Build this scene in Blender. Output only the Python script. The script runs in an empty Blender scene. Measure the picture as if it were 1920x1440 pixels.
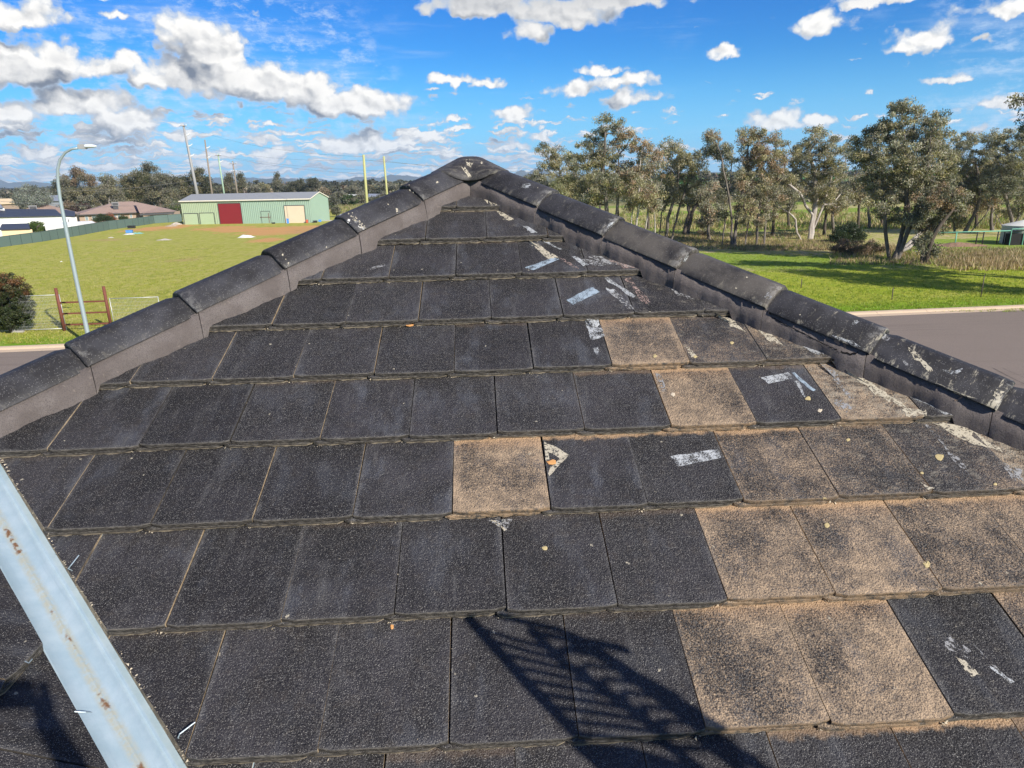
import bpy, bmesh, math, random
import numpy as np
from mathutils import Vector, Matrix
rnd = random.Random(7)
nrg = np.random.default_rng(11)

# ------------------------------------------------------------------ camera, sky, sun, exposure
F, PITCH, ROLL, AZ, RP = 1293.2316, 0.29167825, -0.02278282, 0.04278957, 0.42421896
RX, RY, RZ, GAUGE = -0.16187419, 1.27985299, -1.24889565, 0.33645223
EYE = 8.0
sc = bpy.context.scene
C = sc.collection
cp_, sp_ = math.cos(PITCH), math.sin(PITCH)
fw = np.array([0, cp_, -sp_]); r0 = np.array([1., 0, 0]); u0 = np.cross(r0, fw)
cr = math.cos(ROLL) * r0 + math.sin(ROLL) * u0
cu = -math.sin(ROLL) * r0 + math.cos(ROLL) * u0
cam_d = bpy.data.cameras.new('camera'); cam = bpy.data.objects.new('camera', cam_d); C.objects.link(cam)
cam_d.sensor_width = 36; cam_d.lens = F / 1920 * 36; cam_d.clip_start = 0.02; cam_d.clip_end = 30000
M = Matrix(((cr[0], cu[0], -fw[0], 0), (cr[1], cu[1], -fw[1], 0), (cr[2], cu[2], -fw[2], EYE), (0, 0, 0, 1)))
cam.matrix_world = M
sc.camera = cam
SUN_EL, SUN_AZ = math.radians(31.5), math.radians(41.0)      # light travels to -x,+y
sd = Vector((-math.sin(SUN_AZ) * math.cos(SUN_EL), math.cos(SUN_AZ) * math.cos(SUN_EL), -math.sin(SUN_EL)))
sl = bpy.data.lights.new('sun', 'SUN'); so = bpy.data.objects.new('sun', sl); C.objects.link(so)
sl.energy = 4.3; sl.angle = math.radians(0.53); sl.color = (1.0, 0.93, 0.82)
so.rotation_euler = sd.to_track_quat('-Z', 'Y').to_euler(); so.location = (20, -20, 40)
sc.view_settings.view_transform = 'Standard'; sc.view_settings.look = 'None'
sc.view_settings.exposure = 0.75; sc.view_settings.gamma = 1.0; sc.view_settings.use_curve_mapping = False
sc.render.engine = 'CYCLES'
sc.cycles.use_denoising = True
sc.cycles.max_bounces = 6; sc.cycles.transparent_max_bounces = 12
sc.cycles.volume_bounces = 1

def ray(x, y): return (x - 960) / F * cr - (y - 720) / F * cu + fw
def G(x, y, z=0.0):                      # ground point under a pixel of the 1920 wide photograph
    d = ray(x, y); t = (EYE - z) / -d[2]
    return np.array([0, 0, EYE]) + d * t
def AT(x, y, Y):                         # point on that pixel's ray at world depth Y
    d = ray(x, y); return np.array([0, 0, EYE]) + d * (Y / d[1])
def HT(xb, yb, yt):                      # height of a vertical post standing at pixel (xb,yb) whose top is at row yt
    b = G(xb, yb); lo, hi = 0.0, 60.0
    for _ in range(40):
        m = (lo + hi) / 2; w = b + np.array([0, 0, m - EYE])
        py = 720 - F * (w @ cu) / (w @ fw)
        if py > yt: lo = m
        else: hi = m
    return lo
DROP = -1.3
FENCE_PX = [(-40, 473), (0, 464), (80, 453), (150, 441.5), (205, 431), (250, 425), (290, 419), (342, 415.5)]
_fp = [G(x, y) for x, y in FENCE_PX]
def fence_x(y):
    if y <= _fp[0][1]: return _fp[0][0] - (_fp[0][1] - y) * .1
    for a, b in zip(_fp, _fp[1:]):
        if y <= b[1]: return a[0] + (b[0] - a[0]) * (y - a[1]) / (b[1] - a[1])
    return _fp[-1][0]
def gz(x, y):
    o = x - fence_x(y); return float(np.interp(o, [-14, -9, -5, -1.5], [DROP, DROP * .85, DROP * .4, 0]))
def azel(x, y):
    d = ray(x, y); d = d / np.linalg.norm(d)
    return math.atan2(d[0], d[1]), math.asin(d[2])

class NT:
    def __init__(s, tree): s.t = tree
    def n(s, typ, **kw):
        nd = s.t.nodes.new(typ)
        ins = kw.pop('i', None)
        for k, v in kw.items(): setattr(nd, k, v)
        if ins:
            for k, v in ins.items():
                sock = nd.inputs[k]
                if isinstance(v, bpy.types.NodeSocket): s.t.links.new(v, sock)
                elif v is not None: sock.default_value = v
        return nd
    def m(s, op, a, b=None, c=None, clamp=False):
        return s.n('ShaderNodeMath', operation=op, use_clamp=clamp, i={k: v for k, v in enumerate((a, b, c)) if v is not None}).outputs[0]
    def v(s, op, a, b=None):
        nd = s.n('ShaderNodeVectorMath', operation=op, i={k: v for k, v in enumerate((a, b)) if v is not None})
        return nd.outputs[1] if op in ('LENGTH', 'DOT_PRODUCT', 'DISTANCE') else nd.outputs[0]
    def mix(s, f, a, b, mode='MIX'):
        nd = s.n('ShaderNodeMix', data_type='RGBA', blend_type=mode)
        for k, v in ((0, f), (6, a), (7, b)):
            if isinstance(v, bpy.types.NodeSocket): s.t.links.new(v, nd.inputs[k])
            elif k and len(v) == 3: nd.inputs[k].default_value = (*v, 1)
            else: nd.inputs[k].default_value = v
        return nd.outputs[2]
    def ss(s, x, a, b):                     # smoothstep from a to b
        nd = s.n('ShaderNodeMapRange', interpolation_type='SMOOTHSTEP', i={0: x, 1: a, 2: b, 3: 0.0, 4: 1.0})
        return nd.outputs[0]
    def noise(s, vec, scale, detail=4, rough=0.55, out=0, **kw):
        return s.n('ShaderNodeTexNoise', i={'Vector': vec, 'Scale': scale, 'Detail': detail, 'Roughness': rough, **kw}).outputs[out]
    def xyz(s, x=0.0, y=0.0, z=0.0):
        return s.n('ShaderNodeCombineXYZ', i={0: x, 1: y, 2: z}).outputs[0]
    def sep(s, v): return s.n('ShaderNodeSeparateXYZ', i={0: v}).outputs

# ---- world: Nishita sky with cumulus and thin high cloud, all placed by direction
W = bpy.data.worlds.new('World'); sc.world = W; W.use_nodes = True
wt = W.node_tree; wt.nodes.clear(); N = NT(wt)
BLOBS = [  # px, py, rx, ry of the cumulus clouds
 (352,62,50,40),(385,95,62,45),(335,150,72,40),(420,150,90,50),(500,165,80,38),(580,172,80,42),(640,195,85,36),(700,205,75,34),(285,158,34,20),
 (115,115,60,42),(40,135,70,45),(180,135,52,30),(240,118,34,24),(100,205,88,32),(20,215,60,30),(235,235,62,34),(190,205,50,30),
 (900,8,105,34),(1000,60,42,28),(1060,30,95,34),(1160,2,110,24),(1550,45,48,24),(1735,75,62,28),(1695,88,40,18),(1360,97,32,15),
 (1168,153,50,18),(1080,170,50,22),(1182,190,55,19),(1140,128,60,13),(1192,216,20,9),(952,218,55,21),(843,150,46,14),(910,158,36,10),
 (690,268,92,22),(640,272,40,16),(520,285,70,14),(750,262,40,14),(1475,232,62,24),(1530,225,40,16),(1865,198,64,14),(1840,240,22,14),(1775,148,30,9),
 (1640,0,95,13),(1880,20,60,18),(1840,75,20,10),(30,28,60,28),(222,30,30,7),(972,270,32,14),(1005,258,24,10),(455,197,10,9),(700,250,40,10)]
def cloud_group(name, blobs):
    g = bpy.data.node_groups.new(name, 'ShaderNodeTree')
    for q in ('P', 'Wp'): g.interface.new_socket(q, in_out='INPUT', socket_type='NodeSocketVector')
    g.interface.new_socket('D', in_out='OUTPUT', socket_type='NodeSocketFloat')
    n = NT(g); gin = n.n('NodeGroupInput').outputs; gi = gin[0]; go = n.n('NodeGroupOutput')
    P = n.v('ADD', gi, gin[1])
    acc = -0.6
    for (x, y, rx, ry) in blobs:
        a, e = azel(x, y)
        sx, sy = F / rx * 0.98, F / ry * 0.98
        q = n.n('ShaderNodeVectorMath', operation='MULTIPLY_ADD', i={0: P, 1: (sx, sy, 0), 2: (-a * sx, -e * sy, 0)}).outputs[0]
        q = n.v('MAXIMUM', q, n.v('MULTIPLY', q, (-1, -1.6, 0)))
        k = min(1.6, 0.6 + ry / 45)
        acc = n.m('MAXIMUM', acc, n.m('MULTIPLY_ADD', n.v('LENGTH', q), -k, k))
    # field of small cumulus banked up towards the horizon
    s = n.sep(P)
    el = n.m('MAXIMUM', s[1], 0.004)
    stretch = n.xyz(n.m('MULTIPLY', s[0], 8.0), n.m('MULTIPLY', n.m('LOGARITHM', n.m('ADD', el, 0.03), 2.718), 5.0), 3.3)
    f1 = n.noise(stretch, 2.1, 5, 0.55)
    left = n.ss(s[0], 0.30, -0.10)
    band = n.m('MULTIPLY', n.ss(s[1], 0.125, 0.05), n.m('ADD', 0.42, n.m('MULTIPLY', left, 0.58)))
    fb = n.m('SUBTRACT', n.m('ADD', n.m('MULTIPLY', f1, 4.2), n.m('MULTIPLY', band, 1.0)), 2.80)
    acc = n.m('SMOOTH_MAX', acc, fb, 0.12)
    g.links.new(acc, go.inputs[0])
    return g
sky = N.n('ShaderNodeTexSky', sky_type='NISHITA', sun_disc=False, sun_elevation=SUN_EL,
          sun_rotation=math.radians(180) - SUN_AZ, altitude=400, air_density=1.0, dust_density=0.15, ozone_density=2.2)
skyc = N.n('ShaderNodeHueSaturation', i={'Hue': 0.512, 'Saturation': 1.42, 'Value': 1.0, 'Color': sky.outputs[0]}).outputs[0]
tc = N.n('ShaderNodeTexCoord').outputs['Generated']
dx, dy, dz = N.sep(N.v('NORMALIZE', tc))
paz = N.m('ARCTAN2', dx, dy); pel = N.m('ARCSINE', dz)
P0 = N.xyz(paz, pel, 0.0)
veil = N.m('MULTIPLY', N.ss(pel, 0.16, 0.0), 0.78)
skyt = N.mix(1.0, skyc, (0.27, 0.79, 1.12), 'MULTIPLY')
clear = N.mix(veil, skyt, (2.0, 4.9, 8.8))
c2 = N.noise(P0, 2.4, 3, 0.5)
def high_cloud(base):
    st = N.xyz(N.m('ADD', N.m('MULTIPLY', paz, 3.2), N.m('MULTIPLY', pel, 1.5)), N.m('MULTIPLY', pel, 26.0), 1.7)
    c1 = N.noise(st, 1.6, 6, 0.62)
    ci = N.m('MULTIPLY', N.ss(N.m('ADD', c1, N.m('MULTIPLY', N.m('SUBTRACT', c2, 0.5), 0.8)), 0.52, 0.88), 0.42)
    c3 = N.noise(N.v('MULTIPLY', P0, (30, 62, 1)), 1.0, 6, 0.7)
    ci = N.m('ADD', ci, N.m('MULTIPLY', N.m('MULTIPLY', N.ss(c3, 0.46, 0.70), N.ss(c2, 0.46, 0.60)), 0.6), None, True)
    return N.mix(ci, base, (6.0, 7.0, 8.4))
def puff_group():
    g = bpy.data.node_groups.new('cloud_puffs', 'ShaderNodeTree')
    for q in ('P', 'Wp'): g.interface.new_socket(q, in_out='INPUT', socket_type='NodeSocketVector')
    g.interface.new_socket('D', in_out='OUTPUT', socket_type='NodeSocketFloat')
    n = NT(g); gin = n.n('NodeGroupInput').outputs; go = n.n('NodeGroupOutput')
    P = n.v('ADD', gin[0], n.v('MULTIPLY', gin[1], (0.5, 0.5, 0)))
    x_, y_, z_ = n.sep(P)
    Q = n.xyz(x_, n.m('MULTIPLY', y_, n.m('ADD', 1.15, n.m('DIVIDE', 0.06, n.m('MAXIMUM', y_, .02)))), 0.0)
    a = n.n('ShaderNodeTexVoronoi', voronoi_dimensions='2D', feature='SMOOTH_F1', i={'Vector': Q, 'Scale': 26.0, 'Smoothness': 0.35}).outputs['Distance']
    b = n.n('ShaderNodeTexVoronoi', voronoi_dimensions='2D', feature='F1', i={'Vector': Q, 'Scale': 64.0}).outputs['Distance']
    c = n.noise(Q, 110.0, 4, 0.62)
    o = n.m('ADD', n.m('MULTIPLY_ADD', a, -0.95, 0.40), n.m('MULTIPLY_ADD', b, -0.42, 0.17))
    o = n.m('ADD', o, n.m('MULTIPLY_ADD', c, 0.55, -0.30))
    g.links.new(o, go.inputs[0]); return g
PG = puff_group()
def frame_sky(name, blobs, low=0.0):
    g = cloud_group(name, blobs)
    w1 = N.v('SUBTRACT', N.noise(P0, 14.0, 2, 0.6, 1), (0.5, 0.5, 0.5))
    w2 = N.v('SUBTRACT', N.noise(P0, 62.0, 3, 0.62, 1), (0.5, 0.5, 0.5))
    Wp = N.v('ADD', N.v('MULTIPLY', w1, (0.045, 0.026, 0)), N.v('MULTIPLY', w2, (0.022, 0.017, 0)))
    def cf(p): return N.n('ShaderNodeGroup', node_tree=g, i={0: p, 1: Wp}).outputs[0]
    def pf(p): return N.n('ShaderNodeGroup', node_tree=PG, i={0: p, 1: Wp}).outputs[0]
    B0 = cf(P0); B1 = cf(N.v('ADD', P0, (0.010, 0.026, 0)))
    Q0 = pf(P0); Q1 = pf(N.v('ADD', P0, (0.0045, 0.006, 0)))
    D0 = N.m('ADD', B0, Q0)
    alpha = N.ss(D0, -0.02, 0.40)
    lum = N.m('ADD', N.m('MULTIPLY', N.ss(N.m('SUBTRACT', B0, B1), -0.80, 0.72), 0.95), N.m('MULTIPLY', N.m('SUBTRACT', Q0, Q1), 0.85), None, True)
    lum = N.m('MULTIPLY', lum, N.m('SUBTRACT', 1.0, N.m('MULTIPLY', N.ss(B0, 0.8, 1.6), 0.25)))
    lum = N.m('MULTIPLY', lum, N.m('SUBTRACT', 1.0, N.m('MULTIPLY', N.ss(pel, 0.165, 0.235), low)))
    thick = N.ss(D0, 0.12, 0.62)
    ccol = N.mix(lum, (1.7, 2.0, 2.6), (9.0, 8.8, 8.5))
    ccol = N.mix(N.m('MULTIPLY', N.ss(pel, 0.12, 0.02), 0.22), ccol, (4.4, 5.6, 7.4))
    edge = N.mix(thick, (4.6, 5.4, 6.6), ccol)
    return N.mix(N.m('MULTIPLY', alpha, N.ss(pel, -0.005, 0.004)), high_cloud(clear), edge)
def bgn(c): return N.n('ShaderNodeBackground', i={'Color': c, 'Strength': 0.072}).outputs[0]
BL = [b_ for b_ in BLOBS if b_[0] - b_[2] < 800]; BR = [b_ for b_ in BLOBS if b_[0] + b_[2] > 760]
az0 = azel(780, 250)[0]
skyL = bgn(frame_sky('clouds_west', BL)); skyR = bgn(frame_sky('clouds_east', BR, 0.55))
gen = N.noise(N.xyz(N.m('MULTIPLY', dx, 2.4), N.m('MULTIPLY', dy, 2.4), N.m('MULTIPLY', dz, 6.0)), 1.6, 5, 0.6)
genl = N.noise(P0, 9.0, 3, 0.6)
skyG = bgn(N.mix(N.ss(gen, 0.49, 0.62), clear, N.mix(genl, (3.4, 3.8, 4.5), (7.6, 7.5, 7.3))))
front = N.n('ShaderNodeMixShader', i={0: N.m('GREATER_THAN', paz, az0), 1: skyL, 2: skyR}).outputs[0]
inside = N.m('MULTIPLY', N.m('LESS_THAN', N.m('ABSOLUTE', paz), 0.80), N.m('MULTIPLY', N.m('LESS_THAN', pel, 0.42), N.m('GREATER_THAN', pel, -0.01)))
allsky = N.n('ShaderNodeMixShader', i={0: inside, 1: skyG, 2: front}).outputs[0]
wo = N.n('ShaderNodeOutputWorld', i={0: allsky})
W.cycles.sampling_method = 'MANUAL'; W.cycles.sample_map_resolution = 512

# ------------------------------------------------------------------ helpers
def link(name, me, parent=None, mats=(), mw=None, label=None, cat=None, group=None, kind=None):
    o = bpy.data.objects.new(name, me); C.objects.link(o)
    for m_ in mats:
        if me and m_.name not in [x.name for x in me.materials if x]: me.materials.append(m_)
    if parent: o.parent = parent
    if mw is not None: o.matrix_local = mw
    tag(o, label, cat, group, kind)
    return o
def tag(o, label=None, cat=None, group=None, kind=None):
    if label: o['label'] = label
    if cat: o['category'] = cat
    if group: o['group'] = group
    if kind: o['kind'] = kind
    return o
def empty(name, loc, label, cat, group=None, rz=0.0):
    o = bpy.data.objects.new(name, None); C.objects.link(o); o.location = loc; o.rotation_euler = (0, 0, rz)
    o.empty_display_size = 0.3
    return tag(o, label, cat, group)
class MB:
    def __init__(s): s.v = []; s.f = []; s.mi = []
    def add(s, vs, fs, mi=0):
        b = len(s.v); s.v += [tuple(map(float, p)) for p in vs]
        s.f += [tuple(b + i for i in f) for f in fs]; s.mi += [mi] * len(fs)
    def box(s, x0, x1, y0, y1, z0, z1, mi=0, T=None):
        vs = [(x, y, z) for x in (x0, x1) for y in (y0, y1) for z in (z0, z1)]
        if T is not None: vs = [tuple(T @ Vector(p)) for p in vs]
        s.add(vs, [(0, 1, 3, 2), (4, 6, 7, 5), (0, 4, 5, 1), (2, 3, 7, 6), (0, 2, 6, 4), (1, 5, 7, 3)], mi)
    def tube(s, pts, rad, n=6, mi=0, caps=True):
        pts = [np.array(p, float) for p in pts]
        if not hasattr(rad, '__len__'): rad = [rad] * len(pts)
        b = len(s.v); prev = None
        for k, p in enumerate(pts):
            d = pts[min(k + 1, len(pts) - 1)] - pts[max(k - 1, 0)]; d = d / (np.linalg.norm(d) + 1e-9)
            if prev is None:
                h = np.array([0, 0, 1.]) if abs(d[2]) < 0.9 else np.array([1., 0, 0])
                a = np.cross(h, d)
            else: a = prev - d * (prev @ d)
            a = a / (np.linalg.norm(a) + 1e-9); prev = a; c = np.cross(d, a)
            for j in range(n):
                t = 2 * math.pi * j / n
                q = p + rad[k] * (math.cos(t) * a + math.sin(t) * c); s.v.append(tuple(q))
        for k in range(len(pts) - 1):
            for j in range(n):
                s.f.append((b + k * n + j, b + k * n + (j + 1) % n, b + (k + 1) * n + (j + 1) % n, b + (k + 1) * n + j)); s.mi.append(mi)
        if caps:
            s.f.append(tuple(b + j for j in reversed(range(n)))); s.mi.append(mi)
            e = b + (len(pts) - 1) * n; s.f.append(tuple(e + j for j in range(n))); s.mi.append(mi)
    def mesh(s, name, mats, smooth=False):
        me = bpy.data.meshes.new(name); me.from_pydata(s.v, [], s.f)
        for m_ in mats: me.materials.append(m_)
        me.polygons.foreach_set('material_index', s.mi)
        if smooth: me.polygons.foreach_set('use_smooth', [True] * len(s.f))
        me.update(); return me
    def build(s, name, mats, parent=None, smooth=False, **kw):
        if not isinstance(mats, (list, tuple)): mats = [mats]
        return link(name, s.mesh(name, mats, smooth), parent, **kw)

def mat(name):
    m_ = bpy.data.materials.new(name); m_.use_nodes = True; t = m_.node_tree; t.nodes.clear()
    n = NT(t); out = n.n('ShaderNodeOutputMaterial'); return m_, n, out
def simple(name, col, rough=0.6, metal=0.0, var=0.15, scale=3.0, bump=0.0, bscale=20.0, spec=0.4, world=False):
    m_, n, out = mat(name)
    co = n.n('ShaderNodeTexCoord').outputs['Object']
    if world: co = n.n('ShaderNodeNewGeometry').outputs['Position']
    nz = n.noise(co, scale, 6, 0.6)
    c = n.mix(nz, [x * (1 - var) for x in col], [min(1, x * (1 + var)) for x in col])
    p = n.n('ShaderNodeBsdfPrincipled', i={'Base Color': c, 'Roughness': rough, 'Metallic': metal, 'Specular IOR Level': spec})
    if bump:
        b = n.n('ShaderNodeBump', i={'Strength': bump, 'Distance': 0.02, 'Height': n.noise(co, bscale, 5, 0.6)})
        m_.node_tree.links.new(b.outputs[0], p.inputs['Normal'])
    m_.node_tree.links.new(p.outputs[0], out.inputs[0]); return m_

# ------------------------------------------------------------------ roof materials
def tile_material():
    m_, n, out = mat('tile_slate')
    tco = n.n('ShaderNodeTexCoord').outputs['Object']
    oi = n.n('ShaderNodeObjectInfo')
    rn = oi.outputs['Random']
    cs = n.n('ShaderNodeSeparateColor', i={0: oi.outputs['Color']}).outputs
    seed = n.xyz(n.m('MULTIPLY', rn, 37.0), n.m('MULTIPLY', rn, 91.0), n.m('MULTIPLY', rn, 13.0))
    co = n.v('ADD', tco, seed)
    big = n.noise(co, 5.0, 5, 0.6); mid = n.noise(co, 26.0, 6, 0.65); fin = n.noise(co, 240.0, 4, 0.7)
    wav = n.noise(n.v('MULTIPLY', co, (1.0, 0.45, 1)), 9.0, 4, 0.6)
    base = n.mix(n.ss(big, 0.35, 0.65), (0.0165, 0.0155, 0.017), (0.034, 0.032, 0.036))
    base = n.mix(n.m('MULTIPLY', n.ss(wav, 0.50, 0.72), n.m('ADD', 0.22, n.m('MULTIPLY', rn, 0.5))), base, (0.080, 0.086, 0.102))       # chalky bloom
    base = n.mix(n.m('MULTIPLY', n.ss(mid, 0.50, 0.70), 0.45), base, (0.048, 0.040, 0.034))
    x, y, z = n.sep(tco)
    tv = n.m('MULTIPLY_ADD', n.m('FRACT', n.m('MULTIPLY', rn, 7.31)), 0.62, 0.62)
    base = n.mix(1.0, base, n.n('ShaderNodeCombineColor', i={0: tv, 1: tv, 2: tv}).outputs[0], 'MULTIPLY')
    ed = n.m('MINIMUM', n.m('MINIMUM', x, n.m('SUBTRACT', 0.2965, x)), n.m('ADD', n.m('ABSOLUTE', y), 0.0))
    ew = n.m('MULTIPLY', n.ss(n.m('ADD', ed, n.m('MULTIPLY', n.m('SUBTRACT', mid, 0.5), 0.04)), 0.014, 0.0), n.ss(wav, 0.35, 0.62))
    base = n.mix(n.m('MULTIPLY', ew, 0.5), base, (0.11, 0.105, 0.10))
    run = n.noise(n.v('MULTIPLY', co, (26.0, 3.0, 1)), 1.0, 5, 0.65)
    base = n.mix(n.m('MULTIPLY', n.ss(run, 0.54, 0.74), n.m('MULTIPLY', n.ss(big, .35, .65), 0.6)), base, (0.085, 0.083, 0.082))
    base = n.mix(n.m('MULTIPLY', n.ss(run, 0.46, 0.30), 0.5), base, (0.011, 0.010, 0.011))
    # wind blown grit speckle
    vo = n.n('ShaderNodeTexVoronoi', i={'Vector': co, 'Scale': 520.0})
    vr = n.n('ShaderNodeSeparateColor', i={0: vo.outputs['Color']}).outputs
    dens = n.m('ADD', n.m('MULTIPLY_ADD', rn, 0.16, 0.44), n.m('MULTIPLY', big, 0.36))
    spk = n.m('MULTIPLY', n.m('GREATER_THAN', vr[0], dens), n.m('LESS_THAN', vo.outputs['Distance'], 0.42))
    base = n.mix(n.m('MULTIPLY', spk, n.m('MULTIPLY_ADD', vr[2], 0.75, 0.22)), base, (0.30, 0.29, 0.27))
    vo2 = n.n('ShaderNodeTexVoronoi', i={'Vector': co, 'Scale': 34.0})
    v2 = n.n('ShaderNodeSeparateColor', i={0: vo2.outputs['Color']}).outputs
    blo = n.m('MULTIPLY', n.m('GREATER_THAN', v2[1], 0.972), n.m('LESS_THAN', n.m('ADD', n.m('MULTIPLY', vo2.outputs['Distance'], 1.2), n.m('MULTIPLY', n.noise(co, 95.0, 4, .7), 0.9)), 0.60))
    base = n.mix(n.m('MULTIPLY', blo, 0.8), base, (0.42, 0.38, 0.29))
    lz = n.noise(n.v('MULTIPLY', co, (1.0, 1.6, 1)), 20.0, 7, 0.78)
    base = n.mix(n.m('MULTIPLY', n.ss(n.m('ADD', lz, n.m('MULTIPLY_ADD', cs[2], .22, -.11)), 0.52, 0.66), n.m('MULTIPLY', cs[2], .8)), base, (0.30, 0.27, 0.215))
    # sand coloured dust: amount on the object colour
    pitn = n.n('ShaderNodeTexVoronoi', i={'Vector': co, 'Scale': 150.0}).outputs['Distance']
    dn = n.m('ADD', n.m('MULTIPLY', mid, 0.7), n.m('MULTIPLY', big, 1.3))
    gr_ = n.noise(co, 210.0, 3, 0.7); gr2 = n.noise(co, 50.0, 4, 0.6)
    da = n.m('ADD', n.m('MULTIPLY_ADD', cs[0], 1.15, -0.62), n.m('MULTIPLY_ADD', big, 2.7, -1.36))
    da = n.m('ADD', da, n.m('ADD', n.m('MULTIPLY_ADD', gr_, 4.2, -2.1), n.m('MULTIPLY_ADD', gr2, 0.9, -0.45)))
    da = n.m('ADD', da, n.m('MULTIPLY', n.m('MULTIPLY', n.ss(ed, 0.035, 0.0), cs[0]), 0.45))
    dust = n.m('MULTIPLY', n.ss(da, -0.65, 0.95), n.m('GREATER_THAN', cs[0], 0.02))
    ty = n.m('ADD', y, n.m('MULTIPLY', n.m('SUBTRACT', mid, 0.5), 0.07))
    band = n.m('MULTIPLY', n.ss(ty, 0.312, 0.334), cs[1])
    dcol = n.mix(n.ss(mid, 0.35, 0.65), (0.27, 0.200, 0.132), (0.46, 0.335, 0.215))
    dcol = n.mix(n.m('MULTIPLY', n.ss(n.m('ADD', y, n.m('MULTIPLY', mid, .06)), 0.29, 0.345), cs[0]), dcol, (0.42, 0.275, 0.165))
    base = n.mix(n.m('MULTIPLY', dust, 0.86), base, dcol)
    base = n.mix(n.m('MULTIPLY', band, 0.85), base, (0.40, 0.265, 0.155))
    rough = n.m('ADD', 0.58, n.m('MULTIPLY', fin, 0.25))
    p = n.n('ShaderNodeBsdfPrincipled', i={'Base Color': base, 'Roughness': rough, 'Specular IOR Level': 0.32})
    gran = n.n('ShaderNodeTexVoronoi', i={'Vector': co, 'Scale': 210.0}).outputs['Distance']
    h = n.m('ADD', n.m('MULTIPLY', n.m('SUBTRACT', 1.0, gran), 1.0), n.m('ADD', n.m('MULTIPLY', mid, 1.2), n.m('MULTIPLY', n.noise(co, 110.0, 4, 0.7), 1.6)))
    b = n.n('ShaderNodeBump', i={'Strength': 0.85, 'Distance': 0.0034, 'Height': h})
    m_.node_tree.links.new(b.outputs[0], p.inputs['Normal'])
    m_.node_tree.links.new(p.outputs[0], out.inputs[0]); return m_
def nose_material(name, side=False):
    m_, n, out = mat(name)
    tco = n.n('ShaderNodeTexCoord').outputs['Object']
    oi = n.n('ShaderNodeObjectInfo'); rn = oi.outputs['Random']
    cs = n.n('ShaderNodeSeparateColor', i={0: oi.outputs['Color']}).outputs
    co = n.v('ADD', tco, n.xyz(n.m('MULTIPLY', rn, 37.0), n.m('MULTIPLY', rn, 91.0), 0.0))
    mid = n.noise(co, 45.0, 6, 0.7); st = n.noise(n.v('MULTIPLY', co, (1, 1, 5)), 60.0, 5, 0.7); big = n.noise(co, 9.0, 3)
    if side:
        base = n.mix(n.ss(mid, 0.3, 0.6), (0.20, 0.155, 0.105), (0.46, 0.36, 0.24))
        base = n.mix(n.ss(n.m('ADD', rn, n.m('MULTIPLY', big, .6)), 0.80, 1.05), base, (0.05, 0.045, 0.04))
    else:
        base = n.mix(n.ss(st, 0.38, 0.66), (0.032, 0.029, 0.026), (0.135, 0.122, 0.106))
        z = n.sep(tco)[2]
        lo = n.m('MULTIPLY', n.ss(z, -0.021, -0.031), n.ss(n.m('ADD', n.m('MULTIPLY', mid, 0.7), n.m('MULTIPLY', big, 0.6)), 0.50, 0.66))
        base = n.mix(n.m('MULTIPLY', lo, 0.85), base, (0.40, 0.33, 0.235))
        base = n.mix(n.m('MULTIPLY', n.ss(z, -0.0045, -0.0005), 0.45), base, (0.16, 0.155, 0.15))
        base = n.mix(n.m('MULTIPLY', n.m('MULTIPLY', cs[0], 0.85), n.ss(mid, 0.34, 0.56)), base, (0.40, 0.27, 0.16))
    p = n.n('ShaderNodeBsdfPrincipled', i={'Base Color': base, 'Roughness': 0.85, 'Specular IOR Level': 0.2})
    b = n.n('ShaderNodeBump', i={'Strength': 0.9, 'Distance': 0.005, 'Height': n.m('ADD', st, mid)})
    m_.node_tree.links.new(b.outputs[0], p.inputs['Normal'])
    m_.node_tree.links.new(p.outputs[0], out.inputs[0]); return m_
def mortar_material():
    m_, n, out = mat('mortar')
    co = n.n('ShaderNodeTexCoord').outputs['Object']
    a = n.noise(co, 7.0, 5, 0.6); g = n.noise(co, 300.0, 3, 0.7); mdd = n.noise(co, 40.0, 5, 0.6)
    c = n.mix(n.ss(a, 0.35, 0.65), (0.115, 0.098, 0.092), (0.155, 0.136, 0.130))
    c = n.mix(n.ss(g, 0.48, 0.64), c, (0.085, 0.075, 0.073))
    c = n.mix(n.m('MULTIPLY', n.ss(mdd, 0.60, 0.75), 0.4), c, (0.26, 0.22, 0.19))
    p = n.n('ShaderNodeBsdfPrincipled', i={'Base Color': c, 'Roughness': 0.95, 'Specular IOR Level': 0.15})
    b = n.n('ShaderNodeBump', i={'Strength': 0.7, 'Distance': 0.004, 'Height': n.m('ADD', g, n.m('MULTIPLY', mdd, 1.5))})
    m_.node_tree.links.new(b.outputs[0], p.inputs['Normal'])
    m_.node_tree.links.new(p.outputs[0], out.inputs[0]); return m_
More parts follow.
